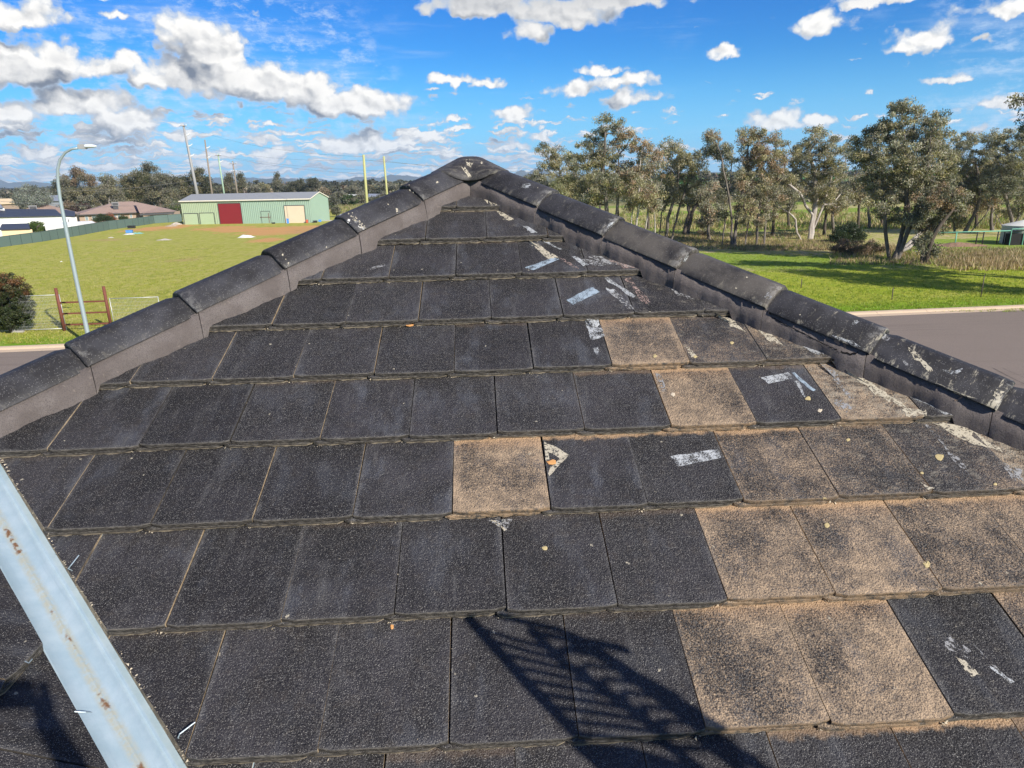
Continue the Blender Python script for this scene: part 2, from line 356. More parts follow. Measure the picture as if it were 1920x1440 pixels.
def cap_material():
    m_, n, out = mat('ridge_cap_paint')
    tco = n.n('ShaderNodeTexCoord').outputs['Object']
    oi = n.n('ShaderNodeObjectInfo'); rn = oi.outputs['Random']
    cs = n.n('ShaderNodeSeparateColor', i={0: oi.outputs['Color']}).outputs
    co = n.v('ADD', tco, n.xyz(n.m('MULTIPLY', rn, 37.0), n.m('MULTIPLY', rn, 91.0), 0.0))
    big = n.noise(co, 6.0, 5, 0.6); mid = n.noise(co, 30.0, 6, 0.7); fin = n.noise(co, 260.0, 3, 0.7)
    c = n.mix(n.ss(big, 0.35, 0.7), (0.018, 0.017, 0.018), (0.042, 0.042, 0.048))
    c = n.mix(n.m('MULTIPLY', n.ss(mid, 0.55, 0.75), 0.5), c, (0.07, 0.07, 0.075))
    vo = n.n('ShaderNodeTexVoronoi', i={'Vector': co, 'Scale': 300.0})
    vr = n.n('ShaderNodeSeparateColor', i={0: vo.outputs['Color']}).outputs
    spk = n.m('MULTIPLY', n.m('GREATER_THAN', vr[0], 0.88), n.m('LESS_THAN', vo.outputs['Distance'], 0.4))
    c = n.mix(n.m('MULTIPLY', spk, 0.6), c, (0.2, 0.195, 0.19))
    # lichen and paint wear along the edges, stronger where the object colour says so
    y, z = n.sep(tco)[1], n.sep(tco)[2]; x = n.sep(tco)[0]
    w1 = n.noise(n.v('MULTIPLY', co, (1, 3, 1)), 16.0, 7, 0.75)
    endw = n.m('ADD', n.ss(y, 0.055, 0.0), n.ss(n.m('ABSOLUTE', x), 0.085, 0.115))
    k = n.m('MULTIPLY', cs[0], n.ss(n.m('ADD', w1, n.m('MULTIPLY', endw, 0.07)), 0.58, 0.70))
    c = n.mix(k, c, (0.42, 0.38, 0.29))
    c = n.mix(n.m('MULTIPLY', cs[1], n.ss(n.m('ADD', n.m('MULTIPLY', big, 1.0), n.m('MULTIPLY', fin, 0.25)), 0.45, 0.75)), c, (0.17, 0.145, 0.11))
    w3 = n.noise(n.v('MULTIPLY', co, (1.3, 1, 1)), 24.0, 5, 0.65)
    c = n.mix(n.m('MULTIPLY', n.m('MULTIPLY', cs[2], n.ss(y, 0.06, 0.01)), n.ss(w3, 0.52, 0.58)), c, (0.6, 0.59, 0.56))
    p = n.n('ShaderNodeBsdfPrincipled', i={'Base Color': c, 'Roughness': n.m('ADD', 0.48, n.m('MULTIPLY', mid, 0.25)), 'Specular IOR Level': 0.35})
    b = n.n('ShaderNodeBump', i={'Strength': 0.6, 'Distance': 0.002, 'Height': n.m('ADD', fin, n.m('MULTIPLY', mid, 2.0))})
    m_.node_tree.links.new(b.outputs[0], p.inputs['Normal'])
    m_.node_tree.links.new(p.outputs[0], out.inputs[0]); return m_
def flake_material(name, col, cut=0.5, sc_=160.0, rough=0.7):
    m_, n, out = mat(name)
    co = n.n('ShaderNodeTexCoord').outputs['Object']
    a = n.noise(co, sc_, 5, 0.75); bb = n.noise(co, 30.0, 4, 0.6)
    c = n.mix(bb, [x * 0.7 for x in col], col)
    p = n.n('ShaderNodeBsdfPrincipled', i={'Base Color': c, 'Roughness': rough, 'Specular IOR Level': 0.3})
    tr = n.n('ShaderNodeBsdfTransparent')
    k = n.ss(n.m('ADD', a, n.m('MULTIPLY', n.m('SUBTRACT', bb, 0.5), 0.5)), cut - 0.03, cut + 0.03)
    mx = n.n('ShaderNodeMixShader', i={0: k, 1: tr.outputs[0], 2: p.outputs[0]})
    m_.node_tree.links.new(mx.outputs[0], out.inputs[0]); return m_
M_TILE, M_NOSE, M_SIDE = tile_material(), nose_material('tile_nose'), nose_material('tile_side_dust', True)
M_MORT, M_CAP = mortar_material(), cap_material()
M_DECK = simple('roof_underlay', (0.030, 0.028, 0.026), 0.9)
M_WALL = simple('painted_wall_render', (0.42, 0.38, 0.32), 0.85, bump=0.2)
M_WHITE = flake_material('white_tape_residue', (0.46, 0.48, 0.49), 0.49, 260.0)
M_BLUEW = flake_material('bluish_tape_residue', (0.34, 0.42, 0.49), 0.46, 300.0)
M_CREAM = flake_material('cream_paint_flake', (0.50, 0.45, 0.345), 0.45, 120.0)
M_GREYM = flake_material('thin_grey_smear', (0.30, 0.30, 0.30), 0.52, 90.0)
M_PINK = flake_material('pinkish_smear', (0.34, 0.25, 0.22), 0.52, 130.0)
M_YELL = simple('yellow_lichen', (0.42, 0.34, 0.17), 0.9, var=0.3, scale=90)
M_CRUMB = simple('pale_mortar_crumb', (0.50, 0.43, 0.32), 0.9, var=0.35, scale=60)
M_LEAF = simple('dry_leaf', (0.55, 0.28, 0.10), 0.8, var=0.4, scale=60)

# ------------------------------------------------------------------ the roof we stand on
CPp, SPp, TPp = math.cos(RP), math.sin(RP), math.tan(RP)
house = empty('tiled_house', (RX, RY, 0), 'two storey house under a hipped roof of black flat concrete tiles, in front', 'house', rz=AZ)
ZR = RZ + EYE                                  # height of the roof datum inside the house frame
XA, VA = 0.073, 3.04; YA, ZA = VA * CPp, VA * SPp
ca_, sa_ = math.cos(AZ), math.sin(AZ)
def to_house(w):
    q = np.array(w) - np.array([RX, RY, ZR]); return np.array([q[0] * ca_ + q[1] * sa_, -q[0] * sa_ + q[1] * ca_, q[2]])
def from_house(q): return np.array([q[0] * ca_ - q[1] * sa_ + RX, q[0] * sa_ + q[1] * ca_ + RY, q[2] + ZR])
EYE_H = to_house([0, 0, EYE])
def ray_h(x, y):
    d = ray(x, y); return np.array([d[0] * ca_ + d[1] * sa_, -d[0] * sa_ + d[1] * ca_, d[2]])
N1 = np.array([0, -SPp, CPp]); N2 = np.array([SPp, 0, CPp]); C0 = -0.690
def hit(x, y, nrm, off=0.0, p0=(0, 0, 0)):
    d = ray_h(x, y); p0 = np.array(p0) + nrm * off
    return EYE_H + d * (((p0 - EYE_H) @ nrm) / (d @ nrm))
T_ = 0.032
def uv1(x, y):
    q = hit(x, y, N1, -0.014); return q[0], q[1] * CPp + q[2] * SPp
F1 = Matrix(((1, 0, 0, 0), (0, CPp, -SPp, 0), (0, SPp, CPp, ZR), (0, 0, 0, 1)))          # hip end face
F2 = Matrix(((0, -CPp, SPp, C0), (1, 0, 0, 0), (0, SPp, CPp, ZR), (0, 0, 0, 1)))         # adjoining slope beyond the valley
F3 = Matrix(((0, CPp, -SPp, XA), (-1, 0, 0, YA), (0, SPp, CPp, ZR + ZA), (0, 0, 0, 1)))  # slope left of the left hip (origin at apex)
F4 = Matrix(((0, -CPp, SPp, XA), (1, 0, 0, YA), (0, SPp, CPp, ZR + ZA), (0, 0, 0, 1)))   # slope right of the right hip

def tile_bm(seed, w=0.2965):
    """slab with a rounded upper nose, a lower lip shifted sideways under its neighbour, and a rough lower edge"""
    r_ = random.Random(seed); bm = bmesh.new()
    def slab(x0, x1, zt, zb, front, rough, seg, back):
        rows = []
        # profile from back-top to front to back-bottom
        sl = -T_ / GAUGE
        for i in range(seg + 1):
            t = i / seg; x = x0 + (x1 - x0) * t
            cf_ = 0.007 if i in (0, seg) else 0.0
            j = r_.uniform(-1, 1) * rough
            k = r_.uniform(-1, 1) * rough
            zz = (lambda y: zt + sl * y)
            pr = [(x, back, zz(back)), (x, 0.010, zz(0.010)), (x, 0.0022 + front + cf_, zz(0.002) - 0.0005), (x, front + cf_ + j * 0.3, zz(0) - 0.0045),
                  (x, front + cf_ + j, zb + 0.002 + k), (x, front + 0.02, zb + k * 0.5), (x, back, zb + sl * back)]
            rows.append([bm.verts.new(p) for p in pr])
        for a, b in zip(rows, rows[1:]):
            for j in range(6):
                f = bm.faces.new((a[j], b[j], b[j + 1], a[j + 1])); f.material_index = 0 if j < 2 else 1
        for rr, fl in ((rows[0], 1), (rows[-1], 0)):
            f = bm.faces.new(rr if fl else rr[::-1]); f.material_index = 2
    slab(0, w, 0.0, -0.0165, 0.0, 0.0012, 10, 0.40)
    slab(-0.029, w - 0.029, -0.0162, -0.0312, -0.0015, 0.0020, 16, 0.33)
    bm.normal_update()
    bmesh.ops.recalc_face_normals(bm, faces=bm.faces)
    return bm
def bm_mesh(bm, name, mats):
    me = bpy.data.meshes.new(name); bm.to_mesh(me)
    for m_ in mats: me.materials.append(m_)
    return me
TM = [M_TILE, M_NOSE, M_SIDE]
tile_meshes = [bm_mesh(tile_bm(s), 'roof_tile', TM) for s in range(7)]

# underlay decks (children of the house)
def poly_deck(name, pts, drop=0.075):
    mb = MB(); n_ = len(pts)
    mb.add([(p[0], p[1], p[2] - drop) for p in pts] + [(p[0], p[1], p[2] - drop - 0.05) for p in pts],
           [tuple(range(n_)), tuple(reversed(range(n_, 2 * n_)))] + [(i, i + n_, (i + 1) % n_ + n_, (i + 1) % n_) for i in range(n_)])
    return mb.build(name, M_DECK, house)
EV = -3.0                                        # v of the eave
ye, ze = EV * CPp, ZR + EV * SPp
dxe = YA - ye                                    # hip run down to the eave
# junction of left hip, valley and the wing's ridge
tj = (XA + YA - C0) / 2.0
JX, JY = XA - tj, YA - tj; JZ = ZR + ZA - tj * TPp
APEX = (XA, YA, ZR + ZA)
BACKY = YA + 5.0
roofA = poly_deck('roof_face', [APEX, (JX, JY, JZ), (C0 - ye, ye, ze), (XA + dxe, ye, ze)])
WY = ye - 3.4
roofB = poly_deck('roof_face', [(JX, JY, JZ), (JX, WY, JZ), (C0 - ye, WY, ze), (C0 - ye, ye, ze)])
roofC = poly_deck('roof_face', [APEX, (XA, BACKY, ZR + ZA), (XA - dxe, BACKY, ze), (XA - dxe, WY, ze), (JX, WY, JZ), (JX, JY, JZ)])
roofD = poly_deck('roof_face', [APEX, (XA + dxe, ye, ze), (XA + dxe, BACKY, ze), (XA, BACKY, ZR + ZA)])
for o in (roofA, roofB, roofC, roofD): o['label'] = 'underlay beneath the black roof tiles'
wb = MB()
wb.box(XA - dxe + 0.5, XA + dxe - 0.5, ye + 0.5, BACKY - 0.02, 0.0, ze - 0.12)
wb.box(XA - dxe + 0.5, C0 - ye - 0.5, WY + 0.02, ye + 0.498, 0.0, ze - 0.12)
wb.build('wall', M_WALL, house)
gm = simple('gutter_metal', (0.10, 0.10, 0.11), 0.4, 0.3)
gb = MB(); gb.box(C0 - ye, XA + dxe + 0.12, ye - 0.12, ye - 0.002, ze - 0.22, ze - 0.10); gb.build('gutter', gm, house)
gb = MB(); gb.box(XA + dxe + 0.002, XA + dxe + 0.12, ye, BACKY, ze - 0.22, ze - 0.10); gb.build('gutter', gm, house)

def side_hip(p):                                 # plan distance inside each hip and valley, house frame
    return ((p[0] - XA) + (YA - p[1])) / math.sqrt(2), ((XA - p[0]) + (YA - p[1])) / math.sqrt(2), (p[0] + p[1] - (C0 + 0.100)) / math.sqrt(2)
SAND = {(4, 2): (0.75, 0.5, 0), (3, 2.5): (0.66, 1, 0), (3, 4.5): (0.46, 0.3, 0.9), (2, 0): (0.80, 1, 0), (2, 3): (0.46, 1, 0), (2, 4): (0.26, 0.35, 0.45),
        (2, 1): (0.0, 0.95, 0), (2, 2): (0.0, 0.95, 0), (2, 5): (0.10, 0.0, 0.55), (2, 6): (0.5, .2, .9), (3, 5.5): (0, 0, .6), (6, 2): (0, 0, .4), (6, 1): (0, 0, .3), (5, 1.5): (0, 0, .3), (7, .5): (0, 0, .3), (7, 1.5): (0, 0, .4), (0, 4): (0, 0, .35), (3, 3.5): (0, 0.15, 0), (3, 1.5): (0, .25, 0), (1, 2.5): (0.60, 1, 0), (1, 3.5): (0.62, 1, 0), (1, 4.5): (0.42, 1, 0),
        (1, 5.5): (0.6, 0.8, 0), (0, 2): (0.58, 0.9, 0), (0, 3): (0.70, 0.9, 0), (0, 5): (0.3, 0.2, 0), (-1, 2.5): (0.0, 0.5, 0),
        (-1, 3.5): (0, 0.95, 0), (-1, 4.5): (0.0, 0.5, 0), (4, 3): (0.10, .1, .45), (4, 4): (0.15, .1, .6), (5, 2.5): (0, 0, .45), (5, 3.5): (0, 0, .5), (1, 1.5): (0, .1, 0)}
NT1 = 0
def lay_tile(parent, FM, u, v, planes, colr, seed, jitter=True):
    """one tile at (u,v) of a face; planes = clip planes (point, normal to keep) in house coordinates"""
    r_ = random.Random(seed)
    J = Matrix.Translation((u + r_.uniform(-.0012, .0012), v + r_.uniform(-.004, .004), r_.uniform(-.0006, .0022))) @ \
        Matrix.Rotation(r_.uniform(-.005, .005), 4, 'Z') @ Matrix.Rotation(r_.uniform(-.004, .004), 4, 'Y')
    MW = FM @ J; inv = MW.inverted()
    corners = [MW @ Vector(c) for c in ((-.03, 0, 0), (.3, 0, 0), (-.03, .4, 0), (.3, .4, 0))]
    cutp = []
    for co, no in planes:
        dd = [(c - co).dot(no) for c in corners]
        if max(dd) <= 0.004: return None
        if min(dd) < 0: cutp.append((co, no))
    if cutp:
        bm = tile_bm(seed)
        for co, no in cutp:
            lc = inv @ co; ln = (inv.to_3x3() @ no).normalized()
            ge = bm.verts[:] + bm.edges[:] + bm.faces[:]
            res_ = bmesh.ops.bisect_plane(bm, geom=ge, plane_co=lc, plane_no=-ln, clear_outer=True)
            es = [e for e in res_['geom_cut'] if isinstance(e, bmesh.types.BMEdge)]
            for f in bmesh.ops.contextual_create(bm, geom=es)['faces'] if es else []: f.material_index = 2
        if not bm.faces: bm.free(); return None
        me = bm_mesh(bm, 'cut_roof_tile', TM); bm.free()
    else: me = tile_meshes[seed % 7]
    o = link('roof_tile', me, parent, mw=MW)
    o.color = (*colr, 1); return o
HZ = Vector((0, 0, 0))
rt2 = 1 / math.sqrt(2)
hipL = (Vector((XA, YA, 0)) + Vector((rt2, -rt2, 0)) * 0.055, Vector((1, -1, 0)).normalized())
hipR = (Vector((XA, YA, 0)) + Vector((-rt2, -rt2, 0)) * 0.055, Vector((-1, -1, 0)).normalized())
val1 = (Vector((C0 + 0.100, 0, 0)), Vector((1, 1, 0)).normalized())
for k in range(-5, 10):
    half = 0.5 if k % 2 else 0.0
    i0 = -9 - half
    for j in range(22):
        i = i0 + j + (1 if half else 0)
        u, v = i * 0.30, k * GAUGE
        if k < -2 and (u < -0.6 + 0.3 * k or u > 2.4 - 0.0 * k): continue
        lay_tile(roofA, F1, u, v, (hipL, hipR, val1), SAND.get((k, i), (0, max(0, rnd.uniform(-.5, .12)), 0)), 1000 + k * 57 + int(i * 2))
# tiles of the wing beyond the valley
val2 = (Vector((C0 - 0.088, 0, 0)), Vector((-1, -1, 0)).normalized())
P0w = (C0, 0, 0)
def uv2(x, y):
    q = hit(x, y, N2, -0.012, P0w); return q[1], (C0 - q[0]) * CPp + q[2] * SPp
uj = (uv2(18, 1100)[0]); vj = uv2(50, 1243)[1]
row = 0
for k in range(-5, 4):
    for j in range(-12, 8):
        u = uj + (j + (0.5 if k % 2 else 0)) * 0.30; v = vj + k * GAUGE
        if u < -3.2 or v < -1.9 or v > 2.6: continue
        lay_tile(roofB, F2, u, v, (val2, (Vector((JX, 0, 0)), Vector((1, 0, 0)))), (0, 0, 0), 5000 + k * 41 + j)
# the hidden slopes past both hips carry the same tiles, joined course by course
def course_sheet(FM, parent, u_of, n_c, v0, cutn):
    mb = MB(); r_ = random.Random(5)
    for k in range(n_c):
        v = v0 - (k + 1) * GAUGE
        lo, hi = u_of(v)
        if hi - lo < 0.1: continue
        u = lo + (0.15 if k % 2 else 0)
        x = lo
        while x < hi:
            x1 = min(hi, u + 0.297) if u > lo else min(hi, lo + 0.147 if k % 2 else lo + 0.297)
            z = r_.uniform(0, .002)
            if x1 - x > 0.01:
                mb.box(x, x1, v, v + 0.36, -0.028, 0.0)
                a = len(mb.v) - 8
                for q in range(a, len(mb.v)):
                    px_, py_, pz_ = mb.v[q]; mb.v[q] = (px_, py_, pz_ + z - T_ / GAUGE * (py_ - v))
            u = x = x1 + 0.003
    me = mb.mesh('back_slope_tiles', [M_TILE]); bm = bmesh.new(); bm.from_mesh(me)
    ge = bm.verts[:] + bm.edges[:] + bm.faces[:]
    bmesh.ops.bisect_plane(bm, geom=ge, plane_co=Vector((.04 * cutn[0], 0, 0)), plane_no=-Vector(cutn), clear_outer=True)
    bm.to_mesh(me); bm.free()
    o = link('back_slope_tiles', me, parent, mw=FM, kind='stuff'); o.color = (0, 0, 0.1, 1); return o
course_sheet(F4, roofD, lambda v: (v * CPp - .05, 4.9), 17, -0.06, (1, -CPp, 0))
course_sheet(F3, roofC, lambda v: (-4.9, (-v * CPp + .05)), 17, -0.06, (-1, -CPp, 0))

# ridge caps over the hips
def hip_point(side, dx, s, h):                   # side -1 left hip, +1 right hip; s towards the hip end face
    return Vector((XA + side * dx - side * s * rt2, YA - dx - s * rt2, ZR + ZA - dx * TPp + h))
def cap_mesh(seed, ln=0.485, sc1=1.0):
    """angled cap tile: local y runs up the hip, x across, z up; lower end at y=0"""
    r_ = random.Random(seed)
    prof = [(-.114, .030), (-.112, .038), (-.085, .061), (-.047, .0925), (-.034, .1005), (-.018, .1060), (.018, .1060), (.034, .1005), (.047, .0925), (.085, .061), (.112, .038), (.114, .030)]
    bm = bmesh.new(); rows = []
    ys = [0.0, 0.006, 0.06, 0.2, 0.40, 0.43, ln]
    for j, y in enumerate(ys):
        lift = 0.012 * (1 - y / ln) + (-0.003 if j == 0 else 0) - 0.004
        wsc = (1.0 + 0.022 * (1 - y / ln) - (0.02 if j == 0 else 0)) * (0.90 if y > .42 else 1)
        rows.append([bm.verts.new((x * wsc + r_.uniform(-.0007, .0007), y + (r_.uniform(-.002, .002) if j < 2 else 0), .03 + (z - .03) * wsc + lift + r_.uniform(-.0007, .0007))) for x, z in prof])
    inn = [[bm.verts.new((v.co.x * 0.88, v.co.y, v.co.z - 0.013)) for v in rows[q]] for q in (0, -1)]
    def strip(a, b, mi=0, sm=True):
        for i in range(len(a) - 1):
            f = bm.faces.new((a[i], a[i + 1], b[i + 1], b[i])); f.material_index = mi; f.smooth = sm
    for a, b in zip(rows, rows[1:]): strip(a, b)
    strip(inn[0], rows[0], 1, False); strip(rows[-1], inn[1], 1, False); strip(inn[1], inn[0], 1, False)
    bmesh.ops.recalc_face_normals(bm, faces=bm.faces)
    return bm_mesh(bm, 'ridge_cap', [M_CAP, M_CAP])
cap_meshes = [cap_mesh(s) for s in range(5)]
def cap_frame(side, dx):
    ax = Vector((-side, 1, TPp)).normalized()     # uphill
    cx = Vector((side, 1, 0)).normalized() if side > 0 else Vector((1, -1, 0)).normalized()
    cx = Vector((1, 1, 0)).normalized() if side > 0 else Vector((1, -1, 0)).normalized()
    # across axis perpendicular to the hip in plan, vertical kept as z so both sides stay level
    o = Vector((XA + side * dx, YA - dx, ZR + ZA - dx * TPp))
    up = cx.cross(ax)
    return Matrix(((cx.x, ax.x, up.x, o.x), (cx.y, ax.y, up.y, o.y), (cx.z, ax.z, up.z, o.z), (0, 0, 0, 1)))
DL = [0.314, 0.609, 0.888, 1.179, 1.474, 1.77, 2.06, 2.35, 2.64, 2.93]
DR = [0.404, 0.69, 0.968, 1.258, 1.544, 1.839, 2.13, 2.42, 2.71, 3.0]
def surf_h(v): 
    k = math.floor(v / GAUGE + 1e-6); return -T_ * (v - k * GAUGE) / GAUGE
for side, DD in ((-1, DL), (1, DR)):
    for q, dx in enumerate(DD):
        o = link('ridge_cap', cap_meshes[(q + (side > 0)) % 5], house, mw=cap_frame(side, dx) @ Matrix.Translation((rnd.uniform(-.002, .002), 0, rnd.uniform(-.001, .001))) @ Matrix.Rotation(rnd.uniform(-.008, .008), 4, 'Z'))
        o.color = ((0.08, 0.0, 1.0 if q == 1 else 0.10, 1) if side < 0 else ((.25, .3, .3, .3, .55, .95, .8, .6, .6, .6)[q], .4 if q in (2, 3) else 0.05, .15, 1))
    # mortar bedding, one length per cap, on both sides of the hip
    for q, dx in enumerate(DD):
        d0 = 0.02 if q == 0 else DD[q - 1]
        for inner in (1, -1):
            if inner < 0 and side < 0 and dx > tj: continue
            mb = MB(); nseg = 26; R1, R2, R3, R4 = [], [], [], []
            rr = random.Random(q * 7 + side + inner)
            wob = [.003 * math.sin(w_ * .55 + q * 2.1) + .0015 * math.sin(w_ * 1.7 + q) for w_ in range(nseg + 1)]
            for i in range(nseg + 1):
                t = d0 + 0.0008 + (dx - d0 - .0016) * i / nseg
                s_top = 0.109 - 0.003 * (1 - i / nseg)
                pt = hip_point(side, t, inner * s_top, 0.037)
                # foot of the mortar on the stepped tile surface
                s_b = 0.119 + wob[i] * 1.5 + 0.004 * math.sin(t * 23 + q)
                pb = hip_point(side, t, inner * s_b, 0)
                if inner > 0:
                    vv = (pb.y) / CPp; zf = ZR + pb.y * TPp + surf_h(vv + 0.008) / CPp
                else: zf = ZR + ZA - dx * 0 - (t + s_b * rt2) * TPp - 0.012
                pm = hip_point(side, t, inner * (s_top * .4 + s_b * .6 + .003), 0); pm.z = (pt.z * .35 + zf * .65) + wob[i]
                R1.append(pt); R2.append(pm); R3.append(Vector((pb.x, pb.y, zf - 0.003))); R4.append(hip_point(side, t, inner * 0.04, -0.02))
            n_ = nseg + 1
            mb.add(R4 + R1 + R2 + R3, [(a * n_ + i, a * n_ + i + 1, (a + 1) * n_ + i + 1, (a + 1) * n_ + i) for a in range(3) for i in range(nseg)])
            mb.add([R4[0], R1[0], R2[0], R3[0]], [(0, 1, 2, 3)]); mb.add([R4[-1], R1[-1], R2[-1], R3[-1]], [(3, 2, 1, 0)])
            mb.build('mortar_bedding', M_MORT, house, True)
# ridge running away behind the apex, and the three way cap where all meet
FR = Matrix(((1, 0, 0, XA), (0, 1, 0, YA), (0, 0, 1, ZR + ZA), (0, 0, 0, 1)))
for q in range(12):
    o = link('ridge_cap', cap_meshes[q % 5], house, mw=FR @ Matrix.Translation((0, 0.16 + q * 0.43, -0.004)))
    o.color = (0.3, 0.2, 0, 1)
mb = MB()
for s in (-1, 1): mb.box(s * .112 - .006, s * .112 + .006, .1, 4.0, -0.06, .036, T=FR)
mb.build('mortar_bedding', M_MORT, house)
def apex_cap():
    arms = [(math.radians(-135), .319), (math.radians(-45), .319), (math.radians(90), 0.0)]
    nr_, na = 12, 84; vs = [(0, 0, .112)]; fs = []
    for j in range(1, nr_ + 1):
        for i in range(na):
            th = 2 * math.pi * i / na
            best = -9; reach = 0
            for aa, sl_ in arms:
                d = (th - aa + math.pi) % (2 * math.pi) - math.pi
                reach = max(reach, math.cos(min(abs(d), math.pi / 2)) ** 2.4)
            R_ = 0.165 + 0.085 * reach
            r_ = R_ * j / nr_
            x, y = r_ * math.cos(th), r_ * math.sin(th)
            zz = []
            for aa, sl_ in arms:
                al = x * math.cos(aa) + y * math.sin(aa); pe = abs(-x * math.sin(aa) + y * math.cos(aa))
                if al < -0.02: continue
                cross = .112 - .010 * (pe / .07) ** 2 if pe < .07 else .102 - (pe - .07) * 0.85
                zz.append(cross - sl_ * max(al - .035, 0) * 1.15)
            h = max(zz) if zz else .1
            vs.append((x, y, h))
    for i in range(na): fs.append((0, 1 + i, 1 + (i + 1) % na))
    for j in range(nr_ - 1):
        for i in range(na):
            a = 1 + j * na + i; b = 1 + j * na + (i + 1) % na; fs.append((a, a + na, b + na, b))
    base = len(vs); rim = 1 + (nr_ - 1) * na
    for i in range(na): p = vs[rim + i]; vs.append((p[0] * .985, p[1] * .985, p[2] - .016))
    for i in range(na): fs.append((rim + i, base + i, base + (i + 1) % na, rim + (i + 1) % na))
    mb = MB(); mb.add(vs, fs); return mb
o = apex_cap().build('ridge_cap', [M_CAP], house, True, mw=FR @ Matrix.Translation((0, .0, 0.0)), label='three way ridge cap at the top of the hips')
o.color = (0.16, 0.12, 0.0, 1)
mb = MB(); mb.tube([(0, 0.03, -.08), (0, 0.01, .07)], [.135, .10], 18)
mb.build('mortar_bedding', M_MORT, house, mw=FR)

CAPS = [o for o in house.children if o.name.startswith('ridge_cap')]
bpy.context.view_layer.update()
_inv = [(o, (house.matrix_basis @ o.matrix_basis).inverted(), house.matrix_basis @ o.matrix_basis) for o in CAPS]
def cap_hit(x, y, lift=.0012):
    d = Vector(ray(x, y)).normalized(); o0 = Vector((0, 0, EYE)); best = None
    for o, iv, mw in _inv:
        ok, loc, nrm, _ = o.ray_cast(iv @ o0, (iv.to_3x3() @ d).normalized())
        if ok:
            w = mw @ loc; t = (w - o0).length
            if best is None or t < best[0]: best = (t, w)
    return best[1] - d * lift if best else None
hinv = house.matrix_basis.inverted()
_invc = _inv; MORT = [o for o in house.children if o.name.startswith('mortar_bedding')]
_invm = [(o, (house.matrix_basis @ o.matrix_basis).inverted(), house.matrix_basis @ o.matrix_basis) for o in MORT]
def crack(px, w_, m_, seed):
    global _inv
    _inv = _invm; r_ = random.Random(seed); pts = []
    for a, b in zip(px, px[1:]):
        for t in range(8):
            q = t / 8; pts.append((a[0] * (1 - q) + b[0] * q + r_.uniform(-1.2, 1.2), a[1] * (1 - q) + b[1] * q + r_.uniform(-1.2, 1.2)))
    up = [cap_hit(x, y - w_ * r_.uniform(.2, 1)) for x, y in pts]; lo = [cap_hit(x, y + w_ * r_.uniform(.2, 1)) for x, y in pts]; _inv = _invc
    mb = MB()
    for i in range(len(pts) - 1):
        q = (up[i], up[i + 1], lo[i + 1], lo[i])
        if any(v is None for v in q) or (up[i] - up[i + 1]).length > .1: continue
        mb.add([hinv @ v for v in q], [(0, 1, 2, 3)])
    if mb.v: mb.build('mortar_crack', m_, house)
def cap_mark(poly, m_, jag=1.0, seg=5):
    r_ = random.Random(int(poly[0][0] * 3 + poly[0][1])); pts = []
    for a, b in zip(poly, poly[1:] + poly[:1]):
        for t in range(seg):
            q = t / seg; pts.append((a[0] * (1 - q) + b[0] * q + r_.uniform(-jag, jag), a[1] * (1 - q) + b[1] * q + r_.uniform(-jag, jag)))
    ps = [cap_hit(x, y) for x, y in pts]
    if any(p_ is None for p_ in ps): return
    cx = cap_hit(sum(a for a, b in pts) / len(pts), sum(b for a, b in pts) / len(pts))
    if cx is None: return
    ps = [hinv @ p_ for p_ in ps]; mb = MB(); k = len(ps); mb.add([hinv @ cx] + ps, [(0, 1 + i, 1 + (i + 1) % k) for i in range(k)]); mb.build('paint_mark', m_, house)
def dot(x, y, r_, rr): return [(x + math.cos(a * 1.05) * r_ * rr.uniform(.5, 1.2), y + math.sin(a * 1.05) * r_ * rr.uniform(.5, 1.2)) for a in range(6)]
for pl_, m_, jg in [([(856, 301), (866, 304), (884, 331), (879, 333), (868, 318)], M_CREAM, .8), ([(872, 299), (890, 300), (885, 309), (883, 314), (876, 309)], M_CREAM, .8), (dot(903, 305, 3, rnd), M_CREAM, .3),
  ([(1437, 579), (1445, 581), (1520, 616), (1612, 657), (1604, 658), (1510, 618)], M_CREAM, 1.6), ([(1560, 628), (1600, 640), (1612, 650), (1590, 648)], M_WHITE, 2), ([(1650, 622), (1672, 632), (1664, 640), (1648, 634)], M_GREYM, 2),
  ([(1700, 650), (1722, 662), (1735, 680), (1750, 697), (1738, 695), (1716, 672)], M_CREAM, 3), ([(1768, 694), (1790, 697), (1806, 690), (1802, 697), (1780, 702)], M_WHITE, 1.5), ([(1690, 672), (1710, 684), (1706, 690), (1694, 684)], M_GREYM, 2.5),
  ([(1630, 664), (1650, 672), (1700, 700), (1690, 700)], M_WHITE, 2), ([(1750, 716), (1790, 734), (1830, 748), (1800, 742)], M_CREAM, 2), ([(1140, 420), (1152, 415), (1148, 424), (1136, 428)], M_WHITE, 1), ([(1272, 488), (1292, 478), (1284, 492)], M_WHITE, 1),
  ([(984, 343), (996, 345), (990, 352), (976, 352)], M_WHITE, 1.2), ([(1440, 545), (1446, 556), (1436, 566), (1432, 560)], M_GREYM, 2), ([(1606, 600), (1612, 604), (1600, 610), (1596, 606)], M_WHITE, 1.2), ([(1870, 730), (1885, 738), (1870, 750), (1860, 742)], M_CREAM, 2.5),
  ([(742, 390), (746, 391), (747, 401), (744, 400)], M_CREAM, .4)]: cap_mark(pl_, m_, jg, 3)
rq = random.Random(12)
M_CRK = simple('open_crack', (.008, .007, .007), 1.0); M_BRN = flake_material('broken_brown_mortar', (.20, .145, .115), .42, 60.0)
crack([(1428, 573), (1450, 596), (1474, 610), (1512, 628), (1545, 645), (1568, 655), (1572, 664)], 1.5, M_CRK, 1)
crack([(1575, 660), (1596, 664), (1612, 661)], 2.0, M_CRK, 2)
crack([(1440, 584), (1460, 590), (1500, 607), (1570, 640), (1600, 655)], 7, M_BRN, 3)
